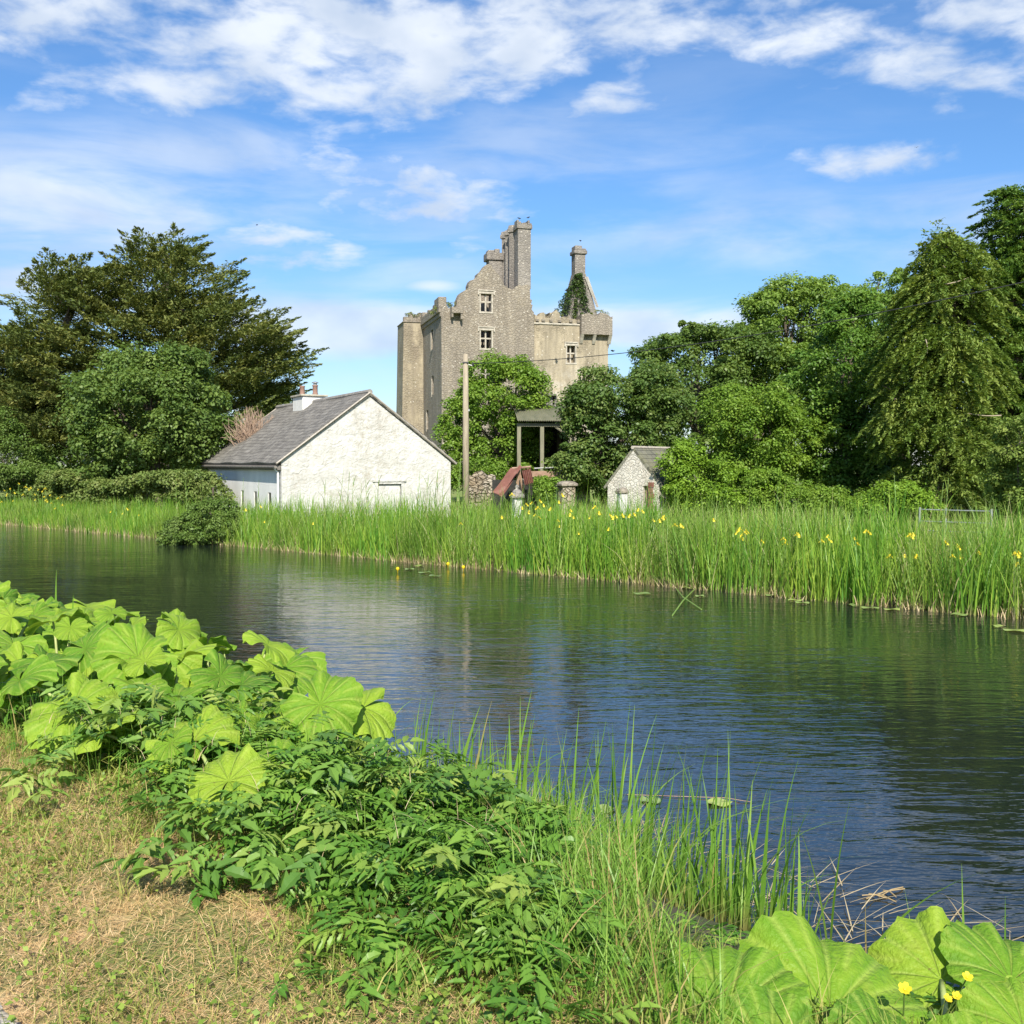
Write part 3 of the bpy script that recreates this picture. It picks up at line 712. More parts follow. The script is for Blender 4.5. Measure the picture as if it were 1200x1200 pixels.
    MB().box(8.02, X(680), wy-.09, wy-.003, zl-.06, zl+.1).build('string_course', MAT['dressed'], root, bevel=.02)
    for p in (629, 636, 645, 655, 668, 677): MB().box(X(p)-.14, X(p)+.14, wy-.2, wy-.003, zl+.16, zl+.36).build('water_spout', MAT['castle_side'], root, bevel=.02)
    MB().box(xe-1.1, xe-.01, wy+1.0, 9.0, -1, zl+.4).build('wing_side_wall', MAT['castle_side'], root)
    MB().box(8.0, xe-1.1, 8, 9.0, -1, zl-1.4).build('wing_rear_wall', MAT['castle_side'], root)
    MB().box(8.0, xe-1.1, wy+1.0, 8, zl-.6, zl-.3).build('darkening_slab', MAT['castle_side'], root)  # slab added to darken the inside of the wing
    # corner bartizan on corbels
    by = wy-.55; x0, x1 = cx(681, by), cx(717, by); z1 = cz(700, 368, by); z0 = cz(700, 392, by)
    pts = rag([(x0, z1-.1), (x0+.5, z1+.1), (x0+1.2, z1-.05), (x1-.8, z1+.1), (x1, z1-.15)], .2, .22)
    MB().prism([(x1, z0)]+pts[::-1]+[(x0, z0)], by, 2.6).build('bartizan', MAT['castle_side'], root)
    for f0, f1 in ((0, .09), (.40, .49), (.90, 1.0)):
        xa, xb = x0+(x1-x0)*f0, x0+(x1-x0)*f1
        MB().add([(xa, by+.02, z0-.003), (xb, by+.02, z0-.003), (xb, wy, z0-.003), (xa, wy, z0-.003), (xa, wy-.1, z0-.75), (xb, wy-.1, z0-.75), (xb, wy, z0-.75), (xa, wy, z0-.75)],
               [(0,1,2,3), (4,5,6,7), (0,1,5,4), (1,2,6,5), (2,3,7,6), (3,0,4,7)]).build('corbel', MAT['dressed'], root)
    MB().prism([(xe, z0-1.1), (x1, z0-.003), (xe, z0-.003)], wy-.1, 2.5).build('corbel', MAT['castle_side'], root)
    # tapering gable chimney on the wing
    yy = 1.6; xa, xb = cx(663, yy), cx(704, yy); ta, tb = cx(674, yy), cx(686.5, yy)
    zb, zs, zt, zc = cz(680, 372, yy), cz(680, 320, yy), cz(680, 297, yy), cz(680, 286, yy)
    n = MB(); V = [(xa, yy, zb-1), (xb, yy, zb-1), (xb, yy+2.6, zb-1), (xa, yy+2.6, zb-1), (ta, yy+.2, zs), (tb, yy+.2, zs), (tb, yy+1.3, zs), (ta, yy+1.3, zs)]
    n.add(V, [(3,2,1,0), (4,5,6,7), (0,1,5,4), (1,2,6,5), (2,3,7,6), (3,0,4,7)])
    g_ = n.build('gable', MAT['chimney'], root)
    e = MB(); e.tube([(tb+.02, yy+.05, zs-.3), (tb+(xb-tb)*.72, yy-.1, zs+(zb-1-zs)*.60)], [.16, .12], 4); e.build('coping', MAT['rubble_white'], g_)
    s3 = MB().box(ta+.03, tb-.02, yy+.22, yy+1.28, zs, zt).build('chimney_stack', MAT['chimney'], root, bevel=.03)
    c_ = MB().box(ta-.1, tb+.12, yy+.08, yy+1.4, zt, zt+.32)
    c_.box(ta, tb-.35, yy+.15, yy+1.2, zt+.32, zt+.72)
    c_.box(tb-.4, tb+.05, yy+.2, yy+1.3, zt+.32, zt+.5)
    c_.build('chimney_cap', MAT['chimney'], s3, bevel=.06)
    # flanking tower behind left
    fy = 8.6; xa, xb = cx(474, fy), cx(503, fy); zt = cz(487, 378, fy); zp = cz(487, 367, fy)
    n = MB(); b = .35
    V = [(xa-b, fy-.15, -1), (xb, fy-.15, -1), (xb, fy+3.5, -1), (xa-b, fy+3.5, -1), (xa, fy, zt), (xb, fy, zt), (xb, fy+3.5, zt), (xa, fy+3.5, zt)]
    n.add(V, [(3,2,1,0), (4,5,6,7), (0,1,5,4), (1,2,6,5), (2,3,7,6), (3,0,4,7)]).build('flanking_tower', MAT['castle_flank'], root)
    n = MB(); n.box(xa-.08, xb-.1, fy-.1, fy+3.5, zt, zt+.1)
    x = xa
    while x < xb-.2:
        w_ = random.uniform(.3, .6); n.box(x, min(x+w_, xb-.1), fy, fy+.5, zt+.103, zt+random.uniform(.35, .95) ); x += w_
    n.build('parapet', MAT['castle_side'], root, bevel=.04)
    return root, H
castle_o, CH = castle()
def cw(x, y, z): return castle_o.matrix_basis@Vector((x, y, z))
def tuft(name, label, pts, r, per, leaf, mat='f_weed', cat='weeds'):
    o = leaf_cloud(name, [(*p, random.uniform(*r)) for p in pts], per, leaf, MAT[mat], None, aspect=.4, up=.6)
    tag(o, label, cat); return o
tuft('ivy', 'dark green ivy climbing the tapering right-hand gable and chimney of the castle ruin',
     [cw(cx(680, 1.4)+(f-.72)*(.3+(1-u)*3.0)+random.uniform(-.1, .1), 1.45+random.uniform(-.1, .1)+(.25*u), cz(680, 372, 1.6)*(1-u)+cz(680, 322, 1.6)*u) for u in [i/26 for i in range(27)] for f in (0.0, .15, .3, .55, .8, .95) if random.random() < .8], (.15, .34), 34, .17, 'f_ivy', 'ivy')
tuft('weeds', 'grass and weeds sprouting on top of the left rear tower of the castle', [cw(cx(p, 8.8), 8.7, cz(p, q, 8.8)) for p, q in ((478,370),(482,368),(487,371),(492,370),(497,372),(501,373))], (.2, .42), 60, .16)
tuft('weeds', 'green weeds on the wall-head left of the castle gable beside the small stone box', [cw(cx(p, .6), .5+random.random(), cz(p, q, .6)) for p, q in ((519,355),(522,354),(526,356),(530,357),(534,357),(508,366),(512,362),(515,359))], (.18, .4), 60, .16)
tuft('weeds', 'leafy weeds growing on the castle corner turret right of the ivy gable', [cw(cx(p, .6), .6+random.random(), cz(p, q, .6)) for p, q in ((697,366),(701,364),(705,365),(709,366),(713,367),(690,367))], (.15, .32), 50, .15)
tuft('weeds', 'small weeds along the broken parapet between the two castle chimneys', [cw(cx(p, 1.0), 1.0, cz(p, q, 1.0)) for p, q in ((638,369),(651,364),(658,370),(672,372))], (.1, .22), 40, .13)

# birds
def bird(loc, rz, flying, label):
    r = empty('rook', loc, rz, label, 'bird', 'rooks around the castle'); r.scale = (.6,)*3 if 'tiny' not in label else (.35,)*3
    m = MB(); m.tube([(-.24, 0, 0), (-.12, 0, .03), (0, 0, .06), (.13, 0, .10), (.2, 0, .15), (.26, 0, .15), (.33, 0, .13)], [.015, .055, .085, .07, .05, .035, .005], 8)
    b = m.build('body', MAT['bird'], r, smooth=True)
    for s_ in (-1, 1):
        w_ = MB()
        if flying: w_.add([(.1, s_*.05, .08), (-.1, s_*.05, .07), (-.14, s_*.3, .2), (-.1, s_*.5, .16), (.05, s_*.45, .17), (.12, s_*.25, .2)], [(0,1,2,5), (5,2,3,4)])
        else: w_.add([(.1, s_*.07, .12), (-.05, s_*.09, .02), (-.27, s_*.03, -.03), (-.1, s_*.06, .1)], [(0,1,2,3)])
        w_.build('wing', MAT['bird'], r)
    if not flying: MB().tube([(0, -.03, 0), (0, -.03, -.12)], .012, 5).tube([(0, .03, 0), (0, .03, -.12)], .012, 5).build('legs', MAT['bird'], r)
bird(cw(cx(679.5, 2.3), 2.3, cz(680, 282.5, 2.3)), 2.2, False, 'black rook perched on the castle chimney above the ivy gable')
bird(cw(cx(609, .4), .5, cz(609, 256, .4)), 2.9, False, 'black rook perched at the left corner of the tall chimney top')
bird(cw(cx(619, .4), .5, cz(619, 255, .4)), .4, False, 'black rook perched at the right corner of the tall chimney top')
bird(at(664, 341, 82), .3, True, 'black rook flying low between the two castle chimneys')
bird(at(718, 412, 80), 2.6, True, 'black rook flying just right of the castle wall below the wire')
bird(at(1074, 173, 90), 1.0, True, 'tiny bird flying high in the sky over the right-hand trees')
bird(at(301, 264, 90), .5, True, 'tiny bird flying high in the sky over the cottage')

# ------------------------------------------------------------------ cottage
def cottage():
    gx = Vector((.87, .49, 0)).normalized(); ang = math.atan2(gx.y, gx.x)
    root = empty('cottage', (-8.1, 36, .35), ang, 'long low whitewashed stone cottage with dark slate roof beside the canal', 'cottage')
    Wd, Ln, He, Ha = 6.6, 11.4, 2.38, 4.78     # local x across gable, y back
    pent = [(0, -.3), (Wd, -.3), (Wd, He), (Wd/2, Ha), (0, He)]
    me = MB().prism(pent, 0, .45).mesh('g')
    me = cut(me, MB().box(3.62, 4.55, -.3, .09, .55, 1.55).box(.58, .66, -.3, .05, -.5, -.4))
    g_ = link('gable_wall', me, MAT['whitewash'], root)
    bp = MB().box(3.66, 4.51, .06, .12, .59, 1.51).build('blocked_window', MAT['whitewash'], root)
    b = MB(); b.box(3.50, 3.62, -.03, .1, .5, 1.6); b.box(4.55, 4.67, -.03, .1, .5, 1.6); b.box(3.62, 4.55, -.03, .1, 1.55, 1.63); b.box(3.4, 4.74, -.06, .1, 1.633, 1.72); b.box(3.45, 4.7, -.06, .1, .42, .5)
    b.build('frame', MAT['whitewash'], bp, bevel=.01)
    sw = MB().box(0, .45, .45, Ln-.45, -.3, He-.02); c = MB(); ys = (1.5, 3.4, 5.3, 7.2)
    for y in ys: c.box(-.3, .2, y-.2, y+.2, .45, 1.25)
    link('side_wall', cut(sw.mesh('s'), c), MAT['smooth_white'], root)
    for y in ys:
        w_ = MB().box(.03, .16, y-.2, y+.2, .45, 1.25).build('window', MAT['glass'], root)
        MB().box(-.03, .2, y-.26, y+.26, .38, .447).build('sill', MAT['smooth_white'], w_)
    MB().box(Wd-.45, Wd, .45, Ln-.45, -.3, He-.02).build('side_wall', MAT['whitewash'], root)
    link('gable_wall', MB().prism(pent, Ln-.45, Ln).mesh('g'), MAT['whitewash'], root)
    # roof slabs: local frame x along the ridge, y up the slope
    sl_len = math.hypot(Wd/2, Ha-He); al = math.atan2(Ha-He, Wd/2); ov = .24
    rf = []
    for sgn in (0, 1):
        m = MB()
        nx, ny = 26, 10
        L_ = Ln+.16
        top = []; 
        for j in range(ny+1):
            for i in range(nx+1):
                top.append((i/nx*L_, -ov+(sl_len+ov)*j/ny, .10+.025*math.sin(i*.7+j*.4)+random.uniform(-.006, .006)))
        nb = len(top); v = top+[(a, b2, -.0) for a, b2, _ in top]; f = []
        q = lambda i, j: j*(nx+1)+i
        for j in range(ny):
            for i in range(nx): f.append((q(i, j), q(i+1, j), q(i+1, j+1), q(i, j+1)))
        for i in range(nx): f += [(q(i, 0)+nb, q(i+1, 0)+nb, q(i+1, 0), q(i, 0)), (q(i+1, ny)+nb, q(i, ny)+nb, q(i, ny), q(i+1, ny))]
        for j in range(ny): f += [(q(0, j+1)+nb, q(0, j)+nb, q(0, j), q(0, j+1)), (q(nx, j)+nb, q(nx, j+1)+nb, q(nx, j+1), q(nx, j))]
        f.append((nb, q(0, ny)+nb, q(nx, ny)+nb, q(nx, 0)+nb))
        m.add(v, f); o = m.build('roof', MAT['slate'], root)
        if sgn == 0:
            M = Matrix(((0, math.cos(al), -math.sin(al), 0), (-1, 0, 0, Ln+.08), (0, math.sin(al), math.cos(al), He+.02), (0, 0, 0, 1)))
        else:
            M = Matrix(((0, -math.cos(al), math.sin(al), Wd), (1, 0, 0, -.08), (0, math.sin(al), math.cos(al), He+.02), (0, 0, 0, 1)))
        o.matrix_local = M; rf.append(o)
    zr = Ha+.14
    MB().tube([(Wd/2, -.1, zr), (Wd/2, Ln/2, zr-.03), (Wd/2, Ln+.1, zr)], .1, 8).build('ridge', MAT['ridge'], root)
    for sx in (0, 1):
        e0 = (-.2 if sx == 0 else Wd+.2); z0 = He-.14
        for yy in (-.1, Ln+.1): MB().tube([(e0, yy, z0+.06), (Wd/2, yy, Ha+.11)], .035, 4).build('verge', MAT['verge'], root)
    MB().box(-.16, -.03, .0, Ln, He-.30, He-.15).build('fascia', MAT['fascia'], root)
    MB().tube([(-.24, -.1, He-.20), (-.24, Ln+.1, He-.17)], .055, 8).build('gutter', MAT['fascia'], root)
    MB().tube([(-.24, .12, He-.2), (-.09, .12, He-.42), (-.09, .12, -.3)], .04, 8).build('downpipe', MAT['white_paint'], root)
    yc = 6.9
    ch = MB().box(Wd/2-.5, Wd/2+.5, yc-.68, yc+.68, Ha-.6, Ha+.34).build('chimney', MAT['white_paint'], root, bevel=.02)
    MB().box(Wd/2-.58, Wd/2+.58, yc-.76, yc+.76, Ha+.342, Ha+.42).build('cap', MAT['cap'], ch, bevel=.02)
    for k, dx_ in ((0, -.3), (1, .25)):
        MB().lathe((Wd/2+dx_*.6, yc+(.36 if k == 0 else -.36), Ha+.42), [(.13, 0), (.12, .06), (.105, .1), (.105, .36), (.125, .38), (.125, .42)], 12).build('chimney_pot', MAT['pot'], ch, smooth=True)
    cw_ = MB(); cw_.tube([(Wd/2+.15, yc-.36, Ha+.82), (Wd/2+.15, yc-.36, Ha+.92)], .075, 8).lathe((Wd/2+.15, yc-.36, Ha+.92), [(.14, 0), (.14, .03), (.02, .07)], 12); cw_.build('cowl', MAT['metal'], ch)
cottage()

# ------------------------------------------------------------------ stone shed, barn, wall, iron sheets, piers
def shed():
    g_ = Vector((.80, -.60, 0)); ang = math.atan2(g_.y, g_.x)
    P0 = at(712, 600, 38); root = empty('stone_shed', (P0.x, P0.y, .7), ang, 'small stone outhouse with steep mossy roof and whitewashed gable among the trees', 'shed')
    Wd, Ln, He, Ha = 2.15, 3.2, 1.15, 2.42
    k = cut(MB().prism([(0, -.3), (Wd, -.3), (Wd, He), (Wd/2, Ha), (0, He)], 0, .35).mesh('g'), MB().box(1.5, 1.72, -.2, .25, .15, 1.15))
    link('gable_wall', k, MAT['rubble_white'], root)
    d = MB().box(1.52, 1.70, .15, .2, .16, 1.14).build('door', MAT['brown_timber'], root)
    j = MB(); 
    for i in range(6): j.box(1.72, 1.90+.05*(i % 2), -.03, .12, .1+i*.2, .28+i*.2)
    j.build('brick_jamb', MAT['rust'], root, bevel=.01)
    link('gable_wall', MB().prism([(0, -.3), (Wd, -.3), (Wd, He), (Wd/2, Ha), (0, He)], Ln-.35, Ln).mesh('g'), MAT['rubble_white'], root)
    for x0 in (0, Wd-.35): MB().box(x0, x0+.35, .35, Ln-.35, -.3, He-.01).build('side_wall', MAT['rubble_white'], root)
    al = math.atan2(Ha-He, Wd/2); sl = math.hypot(Wd/2, Ha-He)
    for sgn in (0, 1):
        o = MB().box(0, Ln+.1, -.18, sl+.02, 0, .09).build('roof', MAT['slate_moss'], root)
        o.matrix_local = Matrix(((0, math.cos(al), -math.sin(al), 0), (-1, 0, 0, Ln+.1), (0, math.sin(al), math.cos(al), He+.01), (0,0,0,1))) if sgn == 0 else \
            Matrix(((0, -math.cos(al), math.sin(al), Wd), (1, 0, 0, 0), (0, math.sin(al), math.cos(al), He+.01), (0,0,0,1)))
    MB().tube([(Wd/2, -.05, Ha+.12), (Wd/2, Ln+.1, Ha+.12)], .07, 6).build('ridge', MAT['verge'], root)
shed()
def barn():
    Y = 47; p = at(630, 600, Y); root = empty('open_barn', (p.x, Y, .7), R(4), 'dark open-sided barn with rounded weathered iron roof and timber posts', 'barn')
    X = lambda px: (px-630)/1200*Y; Z = lambda py: at(600, py, Y).z-.7
    # curved roof, sloping towards the viewer on the right
    m = MB(); n = 14; q = 60; vs = []
    for i in range(q+1):
        x = X(606)+(X(671)-X(606))*i/q
        for k in range(n+1):
            u = k/n; y = -.4+5.2*u; z = Z(493)+(Z(470)-Z(493))*math.sin(u*math.pi/2*1.0)**.9
            z -= .25*((i/q)*2-1)**4*0
            vs.append((x, y, z+.025*math.cos(i*math.pi)))
    fs = [(i*(n+1)+k, (i+1)*(n+1)+k, (i+1)*(n+1)+k+1, i*(n+1)+k+1) for i in range(q) for k in range(n)]
    m.add(vs, fs); rf = m.build('roof', MAT['barn_roof'], root); sm = rf.modifiers.new('t', 'SOLIDIFY'); sm.thickness = .03
    for px in (608, 635, 668):
        MB().box(X(px)-.09, X(px)+.09, -.09, .09, -.5, Z(496)).build('post', MAT['timber'], root, bevel=.02)
        MB().box(X(px)-.1, X(px)+.1, 4.4, 4.6, -.5, Z(474)).build('post', MAT['timber'], root)
    MB().box(X(606), X(671), -.1, .1, Z(500), Z(496)).build('beam', MAT['timber'], root)
    MB().tube([(X(668)-.1, 0, Z(510)), (X(668)-.8, 0, Z(498))], .06, 6).build('brace', MAT['timber'], root)
    MB().box(X(604), X(673), 4.62, 4.75, -.5, Z(473)).build('back_wall', MAT['dark'], root)  # wall coloured near-black to paint the barn's interior shade
    MB().box(X(673)-.05, X(673)+.05, .3, 4.6, -.5, Z(478)).build('side_wall', MAT['dark'], root)  # same painted shade on the right side
    # stone lintel building behind
    Y2 = 60; p = at(640, 600, Y2); r2 = empty('stone_outbuilding', (p.x, Y2, .7), 0, 'fragment of grey stone outbuilding with flat slab roof showing above the open barn roof', 'outbuilding')
    X2 = lambda px: (px-640)/1200*Y2; Z2 = lambda py: at(600, py, Y2).z-.7
    k = cut(MB().box(X2(620), X2(653), 0, 3, -.5, Z2(464)).mesh('w'), MB().box(X2(647.5), X2(649.8), -.5, .8, Z2(474), Z2(465.5)))
    link('wall', k, MAT['chimney'], r2); MB().box(X2(617), X2(652), -.3, 3.2, Z2(464)+.003, Z2(462)).build('roof_slab', MAT['fascia'], r2)
barn()
def iron(name, label, A, B, C, n=12, amp=.035):
    """corrugated sheet: A lower-left, B along the corrugations (length), C across"""
    A, B, C = Vector(A), Vector(B), Vector(C); nrm = (B-A).cross(C-A).normalized(); m = MB(); vs = []
    for i in range(n*4+1):
        u = i/(n*4)
        for k in range(5): vs.append((A.lerp(C, u)+(B-A)*(k/4)+nrm*(amp*math.cos(i*math.pi/2)+.02*math.sin(k*1.3)))-A)
    m.add(vs, [(i*5+k, (i+1)*5+k, (i+1)*5+k+1, i*5+k+1) for i in range(n*4) for k in range(4)])
    o = m.build(name, MAT['rust']); o.location = A; s_ = o.modifiers.new('t', 'SOLIDIFY'); s_.thickness = .008
    return tag(o, label, 'iron sheet', 'rusty corrugated sheets of the fallen lean-to')
Y = 40
iron('corrugated_sheet', 'larger rusty red corrugated iron sheet leaning steeply right of the rubble wall', at(577, 577, Y-.7), at(599, 549, Y+.1), at(585, 580, Y-1.5), 5)
iron('corrugated_sheet', 'narrow rusty corrugated sheet lapping the edge of the larger leaning sheet', at(585, 581, Y-1.52), at(609, 546, Y+.1), at(587, 582, Y-1.7), 2)
iron('corrugated_sheet', 'smaller rusty red corrugated sheet sloping down to the right beside the gap', at(612, 552, Y), at(615, 568, Y-.9), at(622, 549, Y), 5)
fr = empty('lean_to_frame', (at(606, 590, Y).x, Y, .6), 0, 'collapsed timber frame of a lean-to between the rusty sheets', 'timber frame')
def loc_(px, py, yy, o): return at(px, py, yy)-o.location
MB().tube([loc_(604, 590, Y, fr), loc_(608, 549, Y, fr)], .07, 6).build('post', MAT['brown_timber'], fr)
MB().tube([loc_(608, 549, Y, fr), loc_(614, 580, Y, fr)], .05, 6).build('rafter', MAT['brown_timber'], fr)
MB().tube([loc_(600, 549, Y, fr), loc_(622, 547, Y, fr)], .05, 6).build('beam', MAT['brown_timber'], fr)
MB().box(-1.0, 1.0, 1.2, 1.3, -.4, 1.4).build('shade_board', MAT['dark'], fr)  # near-black board painted as the shade behind the frame
# rubble wall
def rubble_wall():
    a = at(549, 580, 42.5); r = empty('rubble_wall', (a.x, a.y, .6), R(-4), 'broken dry stone rubble wall between the pole and the rusty iron sheets', 'wall')
    Lw = 31/1200*42.5; pts = rag([(0, 1.35), (.25, 1.7), (.5, 1.78), (.75, 1.55), (1.1, Lw and 1.5)], .06, .15)
    MB().prism([(1.12, -.4)]+pts[::-1]+[(0, -.4)], 0, .5).build('wall', MAT['dry_wall'], r)
    m = MB()
    for i in range(230):
        x = random.uniform(.02, 1.1); z = random.uniform(.1, 1.55); s_ = random.uniform(.05, .11)
        M = Matrix.Translation((x, random.uniform(-.03, .02), z))@Euler([random.uniform(-.4, .4) for _ in range(3)]).to_matrix().to_4x4()
        m.box(-s_, s_, -s_*.7, s_*.7, -s_*.6, s_*.6, M)
    m.build('stones', MAT['dry_wall'], r, bevel=.02)
rubble_wall()
def pier(px, py_top, wpx, Y, label, ball):
    p = at(px, py_top, Y); w_ = wpx/1200*Y/2; z = .5; r = empty('gate_pier', (p.x, Y, z), R(20), label, 'gate pier'); h = p.z-z
    MB().box(-w_*.8, w_*.8, -w_*.8, w_*.8, -.3, h-.32 if ball else h-.12).build('shaft', MAT['whitewash' if ball is not None else 'dry_wall'], r, bevel=.03)
    if ball: MB().lathe((0, 0, h-.42), [(w_*1.5, 0), (w_*1.5, .07), (w_*.75, .24), (w_*.3, .28), (w_*.45, .34), (w_*.3, .40), (w_*.05, .43)], 12).build('cap', MAT['chimney'], r, bevel=.01)
    else: MB().lathe((0, 0, h-.12), [(w_*1.45, 0), (w_*1.5, .08), (w_*1.1, .16), (w_*.5, .2)], 4, R(45)).build('cap', MAT['castle_side'], r, bevel=.02)
pier(606, 568, 12, 33, 'white gate pier with pyramidal stone cap and finial in front of the rusty sheets', True)
pier(729, 574, 12, 33, 'low white pier with flat grey stone cap before the stone outhouse', False)
pier(664, 566, 20, 40, 'squat dark stone pier under the barn beside the trees', None)
# machinery under the barn
mc = empty('farm_implement', at(645, 560, 45.5), R(15), 'old farm implement with slatted timber sides standing on the barn floor ledge', 'farm implement')
MB().box(-.9, .9, -.5, .5, -.1, .05).build('bed', MAT['brown_timber'], mc, bevel=.02)
MB().box(-1.0, .2, -.55, -.5, .06, .3).build('side_board', MAT['brown_timber'], mc)
MB().box(-1.0, .2, .5, .55, .06, .3).build('side_board', MAT['brown_timber'], mc)
for i in range(4): MB().tube([(.2+i*.15, -.5, .05), (.5+i*.15, -.5, .62)], .03, 5).build('slat', MAT['pale_bark'], mc)
MB().tube([(-.9, -.52, .42), (.9, -.52, .5)], .035, 6).build('rail', MAT['metal'], mc)
for x in (-.6, .6): MB().lathe((0, 0, 0), [(.28, -.04), (.3, -.03), (.3, .03), (.28, .04)], 16).build('wheel', MAT['wire'], mc).matrix_local = Matrix.Translation((x, -.45, -.2))@Matrix.Rotation(R(90), 4, 'X')
lg = empty('stone_ledge', (at(655, 570, 44).x, 44, .6), 0, 'raised mossy stone ledge under the open barn', 'ledge')
MB().box(-1.6, 1.3, -.6, 6, -.4, at(650, 560, 44).z-.75).build('wall', MAT['chimney'], lg, bevel=.05)
MB().box(-1.65, 1.35, -.66, 3, at(650, 560, 44).z-.748, at(650, 560, 44).z-.66).build('moss_top', MAT['slate_moss'], lg, bevel=.03)
# telephone pole and wire
pp = at(546, 600, 42); zt = at(546, 415, 42).z
pr = empty('utility_pole', (pp.x, 42, .5), 0, 'weathered timber telephone pole standing right of the cottage gable', 'utility pole')
MB().tube([(0, 0, -.5), (0, 0, 3), (0, 0, zt-.5)], [.145, .13, .105], 14).build('pole', MAT['pole'], pr, smooth=True)
MB().tube([(.02, 0, zt-.9), (.3, -.03, zt-.98)], .025, 6).build('bracket', MAT['metal'], pr)
MB().lathe((.3, -.03, zt-.99), [(.03, 0), (.05, .04), (.04, .09), (.055, .12), (.02, .15)], 8).build('insulator', MAT['wire'], pr, smooth=True)
MB().box(-.12, .12, -.125, .125, zt-.87, zt-.82).build('band', MAT['wire'], pr)
MB().box(.1, .16, -.05, .05, 4.3, 4.38).build('step', MAT['metal'], pr)
B2 = Vector((15.3, 23, 7.6)); A2 = Vector((pp.x+.3, 41.97, zt-.38))
pr2 = empty('utility_pole', (B2.x, 23, .5), 0, 'timber telephone pole farther along the far bank at the right', 'utility pole')
MB().tube([(0, 0, -.5), (0, 0, 8)], [.14, .1], 14).build('pole', MAT['pole'], pr2, smooth=True)
wp = []
for i in range(41):
    u = i/40; q = A2.lerp(B2, u); q.z -= 4*.6*u*(1-u); wp.append(q)
tag(MB().tube(wp, .014, 5).build('telephone_wire', MAT['wire']), 'thin dark overhead wire running right from the timber pole in front of the castle', 'wire')
# rail
ra, rb = at(1078, 597, 24.5), at(1162, 598, 23.5)
rl = empty('metal_gate', (ra.x, ra.y, .5), math.atan2(rb.y-ra.y, rb.x-ra.x), 'grey metal field gate almost hidden in tall grass under the conifers', 'gate')
Lr = math.hypot(rb.x-ra.x, rb.y-ra.y)
for z in (ra.z-.5, ra.z-.78, ra.z-1.0): MB().tube([(0, 0, z), (Lr, 0, z)], .016, 8).build('rail', MAT['metal'], rl)
for x in (0, Lr*.37, Lr): MB().tube([(x, 0, -.3), (x, 0, ra.z-.45)], .028, 8).build('upright', MAT['metal'], rl)

# ------------------------------------------------------------------ trees
conifer('cypress_tree', 'huge dark spreading cypress with feathery upswept branches behind the cottage', 190, 56,
        [(215,345,85,62,0,5), (130,390,120,72,0,6), (250,400,100,70,0,6), (310,420,52,48,1,4), (195,300,50,26,0,3), (160,470,150,60,0,6), (300,470,50,50,2,4)],
        900, 'f_cyp', (190, 0), (.12, .55), 0, (1.6, 3.0), (.5, .9), 170, .22, .6, aspect=.34)
conifer('cypress_tree', 'dark brownish cypress at the left edge of the view beside the huge one', 35, 54,
        [(40,420,75,66,0,4), (95,335,60,38,0,4), (20,480,75,60,0,4), (-30,440,80,70,0,4), (75,500,50,50,0,4)],
        520, 'f_cyp', (40, 0), (.12, .55), 0, (1.5, 2.8), (.5, .85), 170, .22, .5, aspect=.34)
tree('sycamore_tree', 'round dense dark green sycamore in front of the cypress left of the cottage', 'tree', 185, 46,
     [(175,485,75,58,0,3.2), (210,442,40,30), (125,475,42,40), (228,500,40,46), (155,530,68,32), (160,440,34,26)], 330, 90, .23, 'f_syc', (.5, .9), .28)
tree('tree', 'small patch of green tree showing between cypress and cottage chimney', 'tree', 335, 60, [(325,470,30,22), (340,490,28,26)], 60, 70, .2, 'f_syc', (.4, .7), .15)
# dead brown shrub
ds = empty('dead_shrub', (at(297, 560, 43.5).x-.4, 45, .6), 0, 'bare brown twiggy shrub beside the cottage roof', 'shrub')
mb = MB()
for i in range(420):
    a = random.uniform(0, 6.28); el = random.uniform(.15, 1.5); L_ = random.uniform(.5, 1.6); c0 = Vector((0, 0, 2.9))
    st0 = c0+Vector((random.uniform(-.4, .4), random.uniform(-.4, .4), random.uniform(-1.2, .4)))
    mb.tube(curve_pts(st0, c0+Vector((L_*math.cos(a)*math.cos(el), L_*math.sin(a)*math.cos(el), L_*math.sin(el)*1.1)), 4, .5), [.016, .014, .012, .009, .006], 4, cap=False)
for i in range(5): mb.tube(curve_pts((random.uniform(-.2, .2), 0, 0), (random.uniform(-.4, .4), random.uniform(-.3, .3), 3.0), 4, .1), [.06, .05, .045, .04, .03], 6)
mb.build('twigs', m_plain('twig', (.30,.20,.14), (.42,.31,.23), 5, .9, 0), ds)
tree('ash_tree', 'bright green leafy tree in front of the castle beside the timber pole', 'tree', 590, 50,
     [(590,470,45,42,0,2.6), (570,450,35,26), (605,455,34,28), (560,500,40,40), (610,505,38,35), (585,535,50,28), (575,432,24,12), (628,492,18,18), (540,510,26,38), (625,540,20,20)], 330, 85, .19, 'f_ash', (.35, .65), .2)
tree('sycamore_tree', 'dark sycamore with light leaf edges between barn and stone outhouse', 'tree', 710, 43,
     [(715,470,42,32,0,2.2), (740,500,40,50), (700,510,35,50), (690,455,22,16), (765,470,35,40), (672,545,22,18,-1), (690,475,30,25), (700,560,30,22)], 330, 85, .2, 'f_syc2', (.35, .65), .2)
tree('tree', 'dark green broad tree behind the stone outhouse', 'tree', 820, 50,
     [(810,440,60,50,0,3), (780,430,38,26), (845,420,55,38), (880,450,50,60), (830,490,70,50), (815,400,30,16)], 330, 85, .22, 'f_dark', (.4, .8), .25)
tree('tree', 'tall light green tree rising behind the darker tree in the right-hand wood', 'tree', 920, 52,
     [(930,385,58,48,0,3.5), (900,370,30,22), (950,355,36,24), (920,350,28,18), (895,420,40,45), (985,400,45,48), (930,440,80,40)], 360, 85, .23, 'f_light', (.4, .8), .28)
